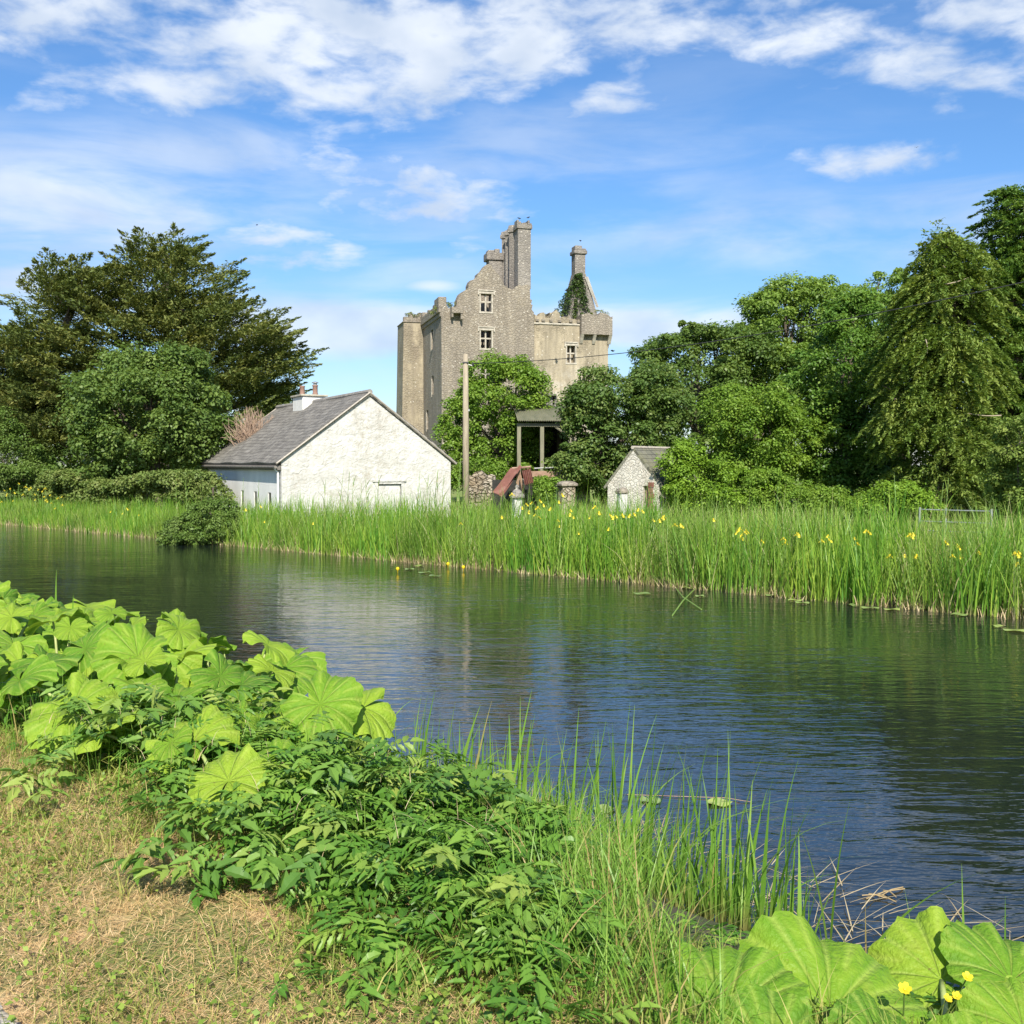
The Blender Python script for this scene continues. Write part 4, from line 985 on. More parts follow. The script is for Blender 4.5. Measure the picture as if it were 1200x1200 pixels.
tree('tree', 'emerald green tree beside the drooping conifer', 'tree', 990, 42,
     [(990,425,45,50,0,2.8), (1000,370,28,26), (960,460,38,38), (1015,470,40,50), (980,520,60,50), (1000,560,60,30)], 360, 90, .2, 'f_em', (.38, .75), .22)
tree('tree', 'pale green tree top showing behind the drooping conifer', 'tree', 1060, 56,
     [(1045,370,50,45,0,3), (1025,345,30,24), (1050,420,50,50)], 170, 80, .23, 'f_light', (.4, .8), .25)
tree('tree', 'olive green rounded tree low in the wood behind the bright shrubs', 'tree', 890, 41,
     [(885,500,48,42,0,2.4), (860,480,32,26), (915,515,38,38), (880,540,50,28)], 230, 90, .17, fol and 'f_ash', (.35, .7), .16)
conifer('drooping_conifer', 'olive green conifer with drooping sprays and bare grey branches at right', 1105, 36,
        [(1112,310,36,50,0,2.0), (1085,330,30,50,0,1.6), (1140,340,36,55,0,1.8), (1068,390,32,50,0,1.8), (1095,410,55,60,0,2.4), (1120,430,60,60,0,2.4), (1105,500,75,55,0,2.6), (1110,560,85,38,0,2.8), (1110,285,26,30,0,1.2), (1060,470,35,45,0,2)],
        900, 'f_olive', (1105, 0), (-.1, .35), .8, (1.0, 1.9), (.25, .45), 130, .17, .3, aspect=.34, dead=5)
conifer('conifer', 'tall dark green conifer at the far right edge of the view', 1185, 38,
        [(1185,260,32,45,0,1.6), (1190,330,48,60,0,2.2), (1200,420,60,60,0,2.6), (1210,500,65,60,0,3), (1178,225,16,18,0,.8), (1225,300,50,70,0,3), (1195,560,60,40,0,3), (1162,400,36,55,1,2), (1160,500,42,60,1,2)],
        950, 'f_fir', (1190, 0), (-.05, .35), .35, (1.0, 1.9), (.28, .5), 130, .17, .32, aspect=.36)
tree('shrub', 'bright lime green shrub crowding the right side of the stone outhouse', 'shrub', 815, 36.5,
     [(825,570,42,26,0,1.2), (800,545,20,22), (845,580,50,18), (808,530,14,12), (870,575,38,22)], 190, 90, .14, 'f_lime', (.25, .5), .05)
tree('shrub', 'low light green bushes along the foot of the wood at centre right', 'shrub', 940, 36,
     [(930,585,50,16,0,1.2), (975,588,40,14), (900,575,30,20), (1010,592,40,10)], 150, 90, .13, 'f_ash', (.2, .45), .05)
tree('shrub', 'pale green elder bush in front of the drooping conifer', 'shrub', 1060, 31,
     [(1050,585,30,16,0,1), (1075,592,25,12), (1030,595,25,12)], 110, 90, .13, 'f_lime', (.2, .4), .05)
tree('hawthorn', 'hawthorn with white blossom at the right edge', 'shrub', 1195, 30, [(1195,520,20,30,0,1), (1200,560,28,40,0,1.2)], 90, 90, .13, 'f_olive', (.2, .45), .06)
tree('bramble', 'rough pale bramble thicket at the left edge below the cypress', 'shrub', 20, 50, [(0,535,45,30,0,2), (30,560,40,22), (-30,520,50,45), (60,575,20,10)], 170, 90, .16, 'f_bush', (.3, .6), .05)
tree('bramble', 'green brambles under the ash tree between pole and wall', 'shrub', 560, 44, [(555,548,16,12), (575,552,18,10), (530,560,12,22), (640,575,22,14,-4)], 80, 80, .13, 'f_ash', (.2, .4), .04)
# far-off wood closing the view between the nearer trunks
cl = []
for x0, x1, n_ in ((-75, -14, 460), (9, 75, 420)):
    for i in range(n_):
        x = random.uniform(x0, x1); zt_ = (7 if x > 0 else 4.5)+1.2*math.sin(x*.6); cl.append((x, 78+random.uniform(-2, 2)-abs(x)*.12, .6+zt_*random.random()**.7, random.uniform(.8, 1.5)))
o = leaf_cloud('distant_wood', cl, 110, .32, MAT['f_dark']); tag(o, 'far-off dark wood closing the view behind the nearer trees', 'wood', kind='stuff')
# hedge
h0, h1 = (-11.6, 39.4), (-21.8, 48.6)
hp = []
for i in range(900):
    u = random.random(); x = h0[0]+(h1[0]-h0[0])*u+random.uniform(-.9, .9); y = h0[1]+(h1[1]-h0[1])*u+random.uniform(-.9, .9)
    zt_ = 1.5*min(1, .55+u*5, .5+(1-u)*5)+.25*math.sin(u*9)
    hp.append((x, y, .45+zt_*random.choice([random.random(), .85, 1, 1]), random.uniform(.2, .36)))
hr = empty('hedge', (h0[0], h0[1], .45), 0, 'long clipped brownish green hedge between the reeds and the cottage', 'hedge')
o = leaf_cloud('foliage', hp, 75, .12, MAT['f_hedge'], hr, up=.4); shift(o, hr.location)
b = MB()
for i in range(12): u = i/11; b.tube([(u*(h1[0]-h0[0]), u*(h1[1]-h0[1]), -.2), (u*(h1[0]-h0[0])+.1, u*(h1[1]-h0[1]), 1.3)], .04, 6)
b.build('stems', MAT['bark'], hr)
tree('bush', 'rounded olive green bush overhanging the water on the far bank', 'bush', 240, 34,
     [(240,622,46,16,0,1.1), (268,626,24,12), (208,630,22,10), (248,603,30,14), (230,632,50,8)], 200, 90, .11, 'f_bush', (.14, .32), .05)

# ------------------------------------------------------------------ far bank reeds, irises, grasses
def band(n, s0, s1, t0, t1, pw=1.0):
    s = rng.uniform(s0, s1, n); t = t0+(t1-t0)*rng.uniform(0, 1, n)**pw
    x, y = st(s, t); return s, t, np.stack([x, y, np.maximum(gz(x, y), -.15)], 1)
def hfun(s):   # reed height along the bank
    return np.interp(s, [-8, 2, 9, 16, 23, 30, 36, 45, 60], [1.72, 1.72, 1.76, 1.74, 1.5, 1.2, 1.05, .85, .8])
s, t, P = band(33000, -9, 62, 18.4, 20.9, 1.2); t = t; 
pn = np.sin(s*1.3+t*2)+np.sin(s*3.1+1.7)+.7*np.sin(s*7.3+t*4)
h = hfun(s)*rng.uniform(.55, 1.1, len(s))*(1+.07*pn); rt = np.clip(rng.uniform(0, 1, len(s))*.7+.15+.13*pn*-1, 0, 1); rt = np.where(rng.uniform(size=len(s)) < .05, 1, rt); az = rng.uniform(0, 2*np.pi, len(s))
ir = (np.sin(s*.9)+np.sin(s*2.3+1)+rng.normal(0, .6, len(s))) > 0
a_ = ~ir
o = blade_obj('reeds', MAT['reed'], P[a_], h[a_]*1.0, rng.uniform(.012, .024, a_.sum()), az[a_], rng.uniform(0, .26, a_.sum()), rng.uniform(0, .55, a_.sum()), nseg=5, tint=rt[a_]); tag(o, 'dense band of green reeds along the far bank', 'reeds', kind='stuff')
o = blade_obj('iris_leaves', MAT['iris'], P[ir], h[ir]*.93, rng.uniform(.02, .036, ir.sum()), az[ir], rng.uniform(0, .25, ir.sum()), rng.uniform(0, .25, ir.sum()), nseg=5, tint=rt[ir]); tag(o, 'broad sword-shaped iris leaves in the far bank reeds', 'iris leaves', kind='stuff')
s, t, P = band(7000, -9, 62, 18.3, 19.0)
o = blade_obj('dead_reeds', MAT['dead_reed'], P, rng.uniform(.12, .5, len(s)), rng.uniform(.014, .03, len(s)), rng.uniform(0, 6.28, len(s)), rng.uniform(0, .5, len(s)), rng.uniform(0, .5, len(s)), nseg=3); tag(o, 'straw coloured dead reed stumps at the far water edge', 'dead reeds', kind='stuff')
s, t, P = band(13000, -9, 62, 20.4, 24.5)
hh = np.interp(s, [-8, 2, 12, 20, 30, 45], [1.35, 1.35, 1.15, .85, .5, .45])*rng.uniform(.6, 1.15, len(s))
keep = ~((s > 20) & (t > 21.0))
o = blade_obj('tall_grass', MAT['pale_grass'], P[keep], hh[keep], rng.uniform(.012, .024, keep.sum()), rng.uniform(0, 6.28, keep.sum()), rng.uniform(0, .25, keep.sum()), rng.uniform(0, .5, keep.sum()), nseg=4); tag(o, 'pale seeding grass behind the far bank reeds', 'grass', kind='stuff')
s, t, P = band(9000, -9, 60, 24, 34)
o = blade_obj('field_grass', MAT['pale_grass'], P, rng.uniform(.35, .8, len(s)), rng.uniform(.02, .035, len(s)), rng.uniform(0, 6.28, len(s)), rng.uniform(0, .3, len(s)), rng.uniform(0, .5, len(s)), nseg=2); tag(o, 'rough grass around the cottage and outhouse', 'grass', kind='stuff')
# taller reed stems standing before the cottage gable
def reed_stem(px, top, lean, lab, Y=None):
    x = (px-600)/1200; Y = (19.3)/(.669*x+.743); X = x*Y; z = float(gz(X, Y)); zt = at(px, top, Y).z; r = empty('tall_reed', (X, Y, z), 0, lab, 'reed', 'tall reeds before the cottage'); hh_ = zt-z
    m = MB(); m.tube([(0, 0, 0), (lean*.3, 0, hh_*.5), (lean, 0, hh_)], [.009, .008, .004], 5); m.build('stem', MAT['stem'], r)
    k = 7; az_ = rng.uniform(0, 6.28, k); Pz = np.array([(lean*f, 0, hh_*f) for f in np.linspace(.3, .85, k)])
    blade_obj('leaves', MAT['reed'], Pz, np.full(k, .45), np.full(k, .022), az_, np.full(k, .35), np.full(k, .35), nseg=4, parent=r, tint=rng.uniform(0, .8, k))
for q in ((378,562,.1),(396,548,.18),(404,553,.15),(412,558,.05),(420,566,.1),(432,560,-.1),(440,556,.1),(486,552,.15),(492,556,.25),(497,560,.12),(505,550,.2),(509,563,.1),(282,560,.1),(300,562,.1),(515,556,.12),(533,538,.15),(536,530,.1),(540,545,.12)):
    reed_stem(*q, 'tall reed stem rising above the bank reeds in front of the white cottage')
for q in ((218,549,.0),(206,552,.02),(1105,560,.1),(1096,566,.15)):
    reed_stem(*q, 'isolated tall reed stem rising in front of the hedge and conifers')

# yellow iris flowers
def flower_mesh():
    m = MB()
    for k in range(3):
        a = k*2.094
        for r0_, r1, z0_, z1_, w_ in ((.0, .05, .0, .02, .025), (.05, .085, .02, -.03, .03)):
            c, s_ = math.cos(a), math.sin(a); n_ = (-s_, c)
            m.add([(r0_*c-n_[0]*w_*.5, r0_*s_-n_[1]*w_*.5, z0_), (r0_*c+n_[0]*w_*.5, r0_*s_+n_[1]*w_*.5, z0_), (r1*c+n_[0]*w_, r1*s_+n_[1]*w_, z1_), (r1*c-n_[0]*w_, r1*s_-n_[1]*w_, z1_)], [(0,1,2,3)])
        a += 1.047; c, s_ = math.cos(a), math.sin(a); n_ = (-s_, c)
        m.add([(0, 0, 0), (.02*c+n_[0]*.02, .02*s_+n_[1]*.02, .04), (.03*c, .03*s_, .075), (.02*c-n_[0]*.02, .02*s_-n_[1]*.02, .04)], [(0,1,2,3)])
    return m.mesh('petals')
FM = flower_mesh(); FM.materials.append(MAT['yellow'])
a = FM.attributes.new('tint', 'FLOAT', 'POINT'); a.data.foreach_set('value', [random.random() for _ in range(len(FM.vertices))])
SM = MB().tube([(0, 0, -1), (.01, .01, -.5), (0, 0, 0)], .008, 5).mesh('stem'); SM.materials.append(MAT['stem'])
fl = [(22,567),(30,571),(12,573),(5,575),(17,578),(27,580),(36,572),(45,574),(8,581),(60,590),(55,588),(73,592),(65,596),(149,597),(144,602),(163,604),(130,600),(305,594),(288,598),(367,614),(310,612),
      (617,592),(623,590),(630,596),(637,593),(620,601),(627,604),(645,597),(633,588),(668,604),(672,607),(697,595),(702,602),(722,606),(748,598),(753,600),(773,611),(777,608),(791,616),(800,618),(836,610),(873,625),(871,632),(893,635),(920,637),(918,632),(935,628),(972,634),(970,629),(1018,625),(1068,630),(1070,627),(1122,640),(1124,643),(1194,648),(1193,652),(1060,652),(540,614),(588,607),(655,589),(612,596),(600,580),(659,581)]
fl += [(random.uniform(600, 1195), 0) for _ in range(34)]+[(random.uniform(0, 80), random.uniform(570, 592)) for _ in range(14)]
fl = [(a, b if b else 586+(a-600)*.075+random.uniform(6, 34)) for a, b in fl]
for i, (px, py) in enumerate(fl):
    k = (px-600)/1200; tt = 18.6+random.random()*.6; Y = tt/(.669*k+.743); q = at(px, py, Y)
    if px > 800: lab = 'yellow flag iris in bloom in the reeds at the right of the far bank'
    elif px > 560: lab = 'yellow flag iris in bloom in the tall reeds before barn and outhouse'
    elif px > 250: lab = 'yellow flag iris in bloom in the reeds before the cottage'
    else: lab = 'yellow flag iris in bloom at the far left of the opposite bank'
    r = empty('yellow_iris', q, random.uniform(0, 6), lab, 'flower', 'yellow irises on the far bank')
    sc = random.uniform(.6, .9); r.scale = (sc, sc, sc)
    f_ = bpy.data.objects.new('petals', FM); COL.objects.link(f_); f_.parent = r
    s_ = bpy.data.objects.new('stem', SM); COL.objects.link(s_); s_.parent = r
# lily pads
def pad_mesh(seed):
    rr = random.Random(seed); n = 26; v = [(0, 0, .012)]
    for ring in (.5, 1.0):
        for k in range(n+1):
            a = .22+(2*math.pi-.44)*k/n; r_ = ring*(1+.04*math.sin(a*5+seed)); v.append((r_*math.cos(a)*1.15, r_*math.sin(a)*.9, .012+.012*math.sin(a*3+seed)*ring))
    f = [(0, 1+k, 2+k) for k in range(n)]; f += [(1+k, n+2+k, n+3+k, 2+k) for k in range(n)]
    me = bpy.data.meshes.new('lily_pad'); me.from_pydata(v, [], f); me.update(); me.materials.append(MAT['lily'])
    for p in me.polygons: p.use_smooth = True
    a = me.attributes.new('tint', 'FLOAT', 'POINT'); a.data.foreach_set('value', [seed/3*.8+rr.random()*.2 for _ in v]); return me
PM = [pad_mesh(i) for i in range(4)]
far = [(752,697),(820,700),(806,690),(905,699),(940,708),(932,705),(1000,711),(1020,714),(1045,716),(1078,715),(1125,722),(1190,741),(498,672),(480,668),(490,664),(510,676),(630,671),(640,673),(965,703),(913,697),(1170,736)]
for i, (px, py) in enumerate(far):
    Y = 3120/(py-545); 
    o = bpy.data.objects.new('lily_pad', PM[i % 3]); COL.objects.link(o); p = at(px, py, Y); o.location = (p.x, p.y, .012); sc = random.uniform(.09, .17); o.scale = (sc, sc, 1); o.rotation_euler.z = random.uniform(0, 6)
    tag(o, 'green lily pad floating under the far bank reeds '+('left of centre' if px < 660 else 'right of centre'), 'lily pad', 'lily pads along the far bank')
for (px, py, sc, k, lab) in ((762,944,.085,1,'dull green lily pad, middle one of the three on open water near the reeds'), (843,947,.095,3,'bright yellow-green lily pad, rightmost of three on open water'), (708,955,.085,2,'lily pad partly hidden by reed blades, leftmost of three on open water')):
    Y = EYE*1200/(py-545); p = at(px, py, Y); o = bpy.data.objects.new('lily_pad', PM[k]); COL.objects.link(o); o.location = (p.x, p.y, .006); o.scale = (sc*.9, sc, .6); o.rotation_euler.z = {762: 2, 843: .2, 708: 4}[px]
    tag(o, lab, 'lily pad')
for px, py in ((466,670),(525,664),(543,668)):
    Y = 3120/(py+2-545); p = at(px, py, Y); o = MB().lathe((0, 0, 0), [(.008, -.12), (.01, 0), (.035, .02), (.045, .05), (.03, .08), (.01, .09)], 8).build('lily_bud', MAT['yellow'], smooth=True); o.location = (p.x, p.y, .06)
    tag(o, 'yellow water lily bud standing out of the water by the far reeds', 'flower', 'yellow water lily buds')
def wpt(px, py, z=.01):
    Y = (EYE-z)*1200/(py-545); p = at(px, py, Y); return Vector((p.x, p.y, z))
tag(MB().tube([wpt(735, 936), wpt(790, 938), wpt(850, 940), wpt(880, 945)], .0028, 5).build('waterweed', MAT['brown_timber']), 'long reddish stem floating by the lily pads on open water', 'water weed')
m = MB()
for a_, b_ in (((1015,1062),(1060,1050)), ((1018,1056),(1050,1066)), ((1030,1060),(1058,1048)), ((1010,1058),(1040,1062)), ((1035,1052),(1050,1060))): m.tube([wpt(*a_), wpt((a_[0]+b_[0])/2, (a_[1]+b_[1])/2-3, .02), wpt(*b_)], .004, 5)
tag(m.build('floating_twig', MAT['dead_reed']), 'little raft of pale twigs floating on the water at lower right', 'twig')
for k, pts in enumerate([((788,722),(800,705),(815,690)), ((792,690),(800,700),(822,715))]):
    q = [wpt(*pts[0]), wpt(*pts[1], z=.12), wpt(*pts[2], z=.02)]
    tag(MB().tube(q, .012, 5).build('bent_reed', MAT['n_reed' if 0 else 'stem']), ('pale bent reed leaf in the water by the far bank, rising rightward' if k == 0 else 'pale bent reed leaf in the water by the far bank, falling rightward'), 'reed')

# ------------------------------------------------------------------ near bank: grass, straw, herbs, reeds, butterbur
def nb(n, s0, s1, t0, t1, pw=1.0):
    s = rng.uniform(s0, s1, n); t = t0+(t1-t0)*rng.uniform(0, 1, n)**pw
    x, y = st(s, t); return s, t, np.stack([x, y, gz(x, y)], 1)
def patch(P, f=1.7, ph=0): return np.sin(P[:, 0]*f+ph)*np.cos(P[:, 1]*f*1.3+ph*2)+.6*np.sin(P[:, 0]*f*2.7+P[:, 1]*f*2.1+ph)
s, t, P = nb(60000, -1.0, 8, .75, 3.2); k = patch(P, 2.2, 1)+rng.normal(0, .45, len(P))+(t-1.8)*1.4 > -.1; P = P[k]; n = len(P)
o = blade_obj('grass', MAT['grass'], P, rng.uniform(.03, .11, n), rng.uniform(.003, .006, n), rng.uniform(0, 6.28, n), rng.uniform(0, .8, n), rng.uniform(0, .9, n), nseg=2); tag(o, 'short yellowing grass on the verge of the path', 'grass', kind='stuff')
s, t, P = nb(90000, -1.0, 7, 1.2, 2.7); n = len(P); P[:, 2] += rng.uniform(.002, .03, n)
o = blade_obj('cut_straw', MAT['straw'], P, rng.uniform(.006, .02, n), rng.uniform(.0014, .0032, n), rng.uniform(0, 6.28, n), rng.uniform(2, 5, n), rng.uniform(-.3, 1, n), nseg=2); tag(o, 'dry mown straw lying on the verge', 'straw', kind='stuff')
# small rosette leaves
s, t, P = nb(34000, -1.0, 9, 1.0, 3.0, .7); k = patch(P, 1.9, 3)+rng.normal(0, .35, len(P))+(t-1.9)*1.4 > -.2; P = P[k]; n = len(P); P[:, 2] += rng.uniform(.01, .07, n)
V, F = cards(P, unit(rng.normal(size=(n, 3))*.5+np.array([0, 0, 1])), rng.normal(size=(n, 3)), rng.uniform(.012, .030, n), .75, .1)
o = link('ground_leaves', npmesh('ground_leaves', V, F, {'tint': np.repeat(rng.uniform(0, 1, n), 4)}), MAT['clover']); tag(o, 'low clover and silverweed leaves creeping over the verge', 'ground cover', kind='stuff')

s, t, P = nb(5200, 1.0, 8, 1.75, 2.9); n = len(P); k = (np.sin(s*5.3)+np.sin(s*11+t*4)+rng.normal(0, .6, n)) > .3-(t-1.9)*1.5; P = P[k]; n = len(P)
o = blade_obj('verge_tufts', MAT['grass'], P, rng.uniform(.07, .22, n), rng.uniform(.003, .006, n), rng.uniform(0, 6.28, n), rng.uniform(0, .6, n), rng.uniform(0, .9, n), nseg=4); tag(o, 'longer uncut grass tufts where the verge meets the bank plants', 'grass', kind='stuff')
# compound-leaved herbs
def herbs(P, size, mat, name, label, tilt=.5, kt=None):
    """each P: pinnate leaf of 7 pointed leaflets"""
    n = len(P); az = rng.uniform(0, 6.28, n); V = []; tint = []
    D = np.stack([np.cos(az), np.sin(az), rng.uniform(-.45, .35, n)], 1); D = unit(D)
    up = unit(np.array([0, 0, 1.])+rng.normal(size=(n, 3))*tilt*.5); N = unit(up-D*np.sum(up*D, 1, keepdims=True)); Sd = np.cross(N, D)
    ts = rng.uniform(0, 1, n) if kt is None else kt
    for (f, sd, sc) in ((1.0, 0, 1.15), (.72, 1, 1), (.72, -1, 1), (.42, 1, .85), (.42, -1, .85), (.15, 1, .6), (.15, -1, .6)):
        ldir = unit(D*(1 if sd == 0 else .55)+Sd*sd*.85-N*.22); c0 = P+D*(f*size*1.5)[:, None]
        ln = size*sc*rng.uniform(.85, 1.2, n); wd = ln*.52
        sv = unit(np.cross(N, ldir))
        pr = [(0, 0, 0), (.28, .8, .10), (.38, .62, .08), (.55, .85, .08), (.65, .55, .04), (.8, .4, 0), (1, 0, -.12)]
        left = [c0+ldir*(ln*a)[:, None]+sv*(wd*b*.5)[:, None]+N*(ln*c)[:, None] for a, b, c in pr]
        right = [c0+ldir*(ln*a)[:, None]-sv*(wd*b*.5)[:, None]+N*(ln*c)[:, None] for a, b, c in pr]
        mid = [c0+ldir*(ln*a)[:, None]-N*(ln*.02)[:, None]+N*(ln*(c-.08 if 0 < a < 1 else c))[:, None] for a, b, c in pr]
        for i in range(6):
            V.append(np.stack([mid[i], left[i], left[i+1], mid[i+1]], 1)); V.append(np.stack([mid[i], mid[i+1], right[i+1], right[i]], 1))
            tint += [ts, ts]
    V = np.stack(V, 1).reshape(-1, 3); T = np.repeat(np.stack(tint, 1).ravel(), 4)
    F = np.arange(len(V)).reshape(-1, 4)
    o = link(name, npmesh(name, V, F, {'tint': T}), mat); tag(o, label, 'plants', kind='stuff'); return o
def htop(s, t):   # height of the herb canopy above ground
    a = np.interp(s, [-3, 0, 1.2, 2.2, 3.2, 4.4, 6, 9], [.1, .15, .22, .32, .42, .46, .45, .45])
    b = np.interp(t, [1.7, 2.2, 2.7, 3.6, 4.6, 5.0], [.15, .62, .92, .9, .5, .2]); return a*b
s, t, P = nb(9000, .6, 6.2, 1.75, 4.8)
edge = np.interp(s, [.6, 1.6, 2.5, 3.6, 4.6, 6], [2.0, 2.0, 2.05, 2.25, 2.5, 2.6])+.14*np.sin(s*7)+rng.normal(0, .09, len(s)); k = (t > edge) & (s > 2.36+(t-2.9)*.95+.15*np.sin(t*9)+rng.normal(0, .08, len(s))); s, t, P = s[k], t[k], P[k]
H = htop(s, t); lay = rng.uniform(0, 1, len(s))**.55
bumpy = .85+.22*np.sin(P[:, 0]*5.1)*np.cos(P[:, 1]*4.3)
P[:, 2] += H*lay*bumpy
herbs(P, rng.uniform(.038, .072, len(P)), MAT['herb'], 'wild_herbs', 'lush dark green leafy herbs covering the near bank', .6, np.clip(.35*lay+rng.uniform(0, .65, len(s)), 0, 1))
s, t, P = nb(1500, 2.0, 5.6, 1.9, 4.6); k = (t > 2.0+.15*np.sin(s*5)) & (s > 2.55+(t-2.9)) & (np.sin(s*4.1)+np.sin(t*6.3+s*2) > .1); s, t, P = s[k], t[k], P[k]; P[:, 2] += htop(s, t)*rng.uniform(.6, 1.12, len(s))
herbs(P, rng.uniform(.06, .09, len(P)), MAT['herb2'], 'broad_leaved_weeds', 'lighter broad-leaved weeds mixed through the near bank herbs', .7)
s, t, P = nb(420, 2.3, 5.6, 2.2, 4.6); k = s > 2.6+(t-2.9); s, t, P = s[k], t[k], P[k]; P[:, 2] += htop(s, t)*.8; n = len(P)
o = blade_obj('dead_stems', MAT['dead_reed'], P, rng.uniform(.04, .12, n), rng.uniform(.0015, .005, n), rng.uniform(0, 6.28, n), rng.uniform(0, 1, n), rng.uniform(0, 1, n), nseg=3); tag(o, 'brown dead stems and seed heads among the herbs', 'dead stems', kind='stuff')
s, t, P = nb(2300, 4.6, 12, 2.3, 4.6); P[:, 2] += rng.uniform(.02, .30, len(P))
herbs(P, rng.uniform(.03, .055, len(P)), MAT['herb'], 'undergrowth', 'mixed green undergrowth between the butterbur stalks', .7)
s, t, P = nb(900, -2.5, 2.2, 2.7, 4.4); P[:, 2] += rng.uniform(.0, .06, len(P))
herbs(P, rng.uniform(.03, .05, len(P)), MAT['herb'], 'undergrowth', 'leafy undergrowth below the butterbur at lower right', .7)
# stems below the herbs
s, t, P = nb(1600, .6, 8, 2.2, 4.8); k = s > 2.45+(t-2.9); s, t, P = s[k], t[k], P[k]; n = len(P)
o = blade_obj('herb_stems', MAT['n_reed'], P, htop(s, t)*rng.uniform(.6, 1.1, n)+.05, rng.uniform(.004, .008, n), rng.uniform(0, 6.28, n), rng.uniform(0, .25, n), rng.uniform(0, .2, n), nseg=3); tag(o, 'thin stems among the near bank herbs', 'stems', kind='stuff')
# near bank grass fringe and reeds
s, t, P = nb(3600, -2.5, 7, 4.1, 5.25); P[:, 2] = np.maximum(P[:, 2], -.1); n = len(P); k = rng.uniform(size=n) < np.interp(s, [-2.5, 1.8, 2.3, 2.8, 4.2, 4.9, 7], [.0, .02, .2, 1, 1, .6, .25]); P = P[k]; s = s[k]; n = len(P)
o = blade_obj('bank_reeds', MAT['n_reed'], P, rng.uniform(.2, .55, n)*np.interp(s, [-2, 1, 3, 5], [.6, .95, 1, .9]), rng.uniform(.006, .012, n), rng.uniform(0, 6.28, n), rng.uniform(0, .3, n), rng.uniform(0, .5, n), nseg=5); tag(o, 'green reeds and sedge along the near water edge', 'reeds', kind='stuff')
s, t, P = nb(620, 2.2, 6.2, 4.35, 5.2); P[:, 2] = np.maximum(P[:, 2], -.1)
k = rng.uniform(size=len(P)) < np.interp(s, [2.2, 2.7, 4.5, 6.2], [.12, 1, .9, .35])*(.55+.45*(np.sin(s*6.3)+np.sin(s*15+2) > -.3)); P = P[k]; s = s[k]; n = len(P)
o = blade_obj('tall_reeds', MAT['n_reed'], P, rng.uniform(.42, 1.0, n)*np.interp(s, [1.75, 2.4, 4, 6], [.75, 1, 1, .85]), rng.uniform(.012, .027, n), rng.normal(.3, 1.6, n), rng.uniform(0, .22, n), np.where(rng.uniform(size=n) < .22, rng.uniform(.5, 1.1, n), rng.uniform(0, .15, n)), nseg=8); tag(o, 'tall broad reed blades standing at the near water edge', 'reeds', kind='stuff')
s, t, P = nb(9000, 0.4, 4.4, 2.2, 4.7); k = rng.uniform(size=len(s)) < np.interp(s-(t-2.9)*.9, [1.75, 2.0, 2.5, 2.75], [.0, 1, .8, .03]); P = P[k]; n = len(P)
o = blade_obj('long_grass', MAT['n_reed'], P, rng.uniform(.15, .5, n), rng.uniform(.003, .008, n), rng.uniform(0, 6.28, n), rng.uniform(0, .5, n), rng.uniform(0, .8, n), nseg=5, tint=np.clip(rng.uniform(.4, 1.04, n), 0, 1)); tag(o, 'fine long grass on the near bank slope', 'grass', kind='stuff')
s, t, P = nb(420, .2, 5.2, 4.7, 6.0); P[:, 2] = .01; n = len(P)
o = blade_obj('fallen_reeds', MAT['dead_reed'], P, rng.uniform(.02, .05, n), rng.uniform(.005, .011, n), rng.normal(.7, .8, n), rng.uniform(5, 14, n), rng.uniform(0, 2, n), nseg=4); tag(o, 'fallen straw coloured reeds lying on the water by the near bank', 'dead reeds', kind='stuff')
# individual tall blades
def near_blade(px, py, s_, lean, bend, wd, lab, tint=.6, azd=0.0, parent_n='reed_blade'):
    """tip at pixel, foot on the bank at distance set by s-line t"""
    k = (px-600)/1200; Y = s_/(.669*k+.743); tip = at(px, py, Y)
    hh = None; z0 = float(gz(tip.x, tip.y)); z0 = max(z0, -.05); H_ = (tip.z-z0)/(1-max(bend, 0)*.42)
    off = (lean+bend)*H_; wd *= 1.7; P = np.array([[tip.x-off*math.cos(azd), tip.y-off*math.sin(azd), z0]])
    o = blade_obj(parent_n, MAT['n_reed'], P, np.array([H_]), np.array([wd]), np.array([azd]), np.array([lean]), np.array([bend]), nseg=10, tint=np.array([tint]), twist=np.array([-math.pi/2+.35]))
    shift(o, P[0]); o.location = P[0]; tag(o, lab, 'reed'); return o
near_blade(563, 826, 4.75, .12, .10, .026, 'tallest broad reed blade at the centre of the near bank', .7)
near_blade(618, 875, 4.9, .02, .02, .018, 'upright reed blade just right of the tallest one', .6)
near_blade(608, 886, 4.7, .1, .9, .020, 'reed blade arching over to the right beside the tallest one', .8)
near_blade(585, 900, 4.7, .1, 1.0, .018, 'lower arching reed blade beneath the longer arching one', .8)
near_blade(712, 880, 5.0, .2, .15, .014, 'slender reed blade leaning right over the water', .4)
near_blade(735, 975, 5.0, .0, .02, .016, 'straight upright reed blade near the floating lily pads', .75)
near_blade(866, 1050, 5.2, .05, .9, .014, 'thin hooked reed blade drooping at its tip above the butterbur', .6)
near_blade(925, 1025, 5.1, .12, .12, .014, 'short reed blade left of the right-hand butterbur leaves', .5)
near_blade(900, 1035, 5.1, .0, .02, .012, 'thin upright stalk beside the short reed blade', .5)
near_blade(1127, 1012, 4.95, -.08, .02, .013, 'thin blade leaning left behind the corner butterbur', .7)
near_blade(1187, 1012, 4.95, .25, .55, .022, 'broad blade curving to the right behind the corner butterbur', .6)
near_blade(1178, 1050, 4.9, -.02, .0, .013, 'short dark upright blade at the right edge behind the butterbur', .1)
near_blade(66, 668, 4.7, .0, .02, .03, 'upright iris blade standing above the butterbur at far left', .6)
near_blade(86, 697, 4.5, .02, .02, .034, 'second upright iris blade above the left butterbur', .4)
near_blade(135, 722, 4.5, .1, .9, .02, 'arching grass blade behind the left butterbur', .5)
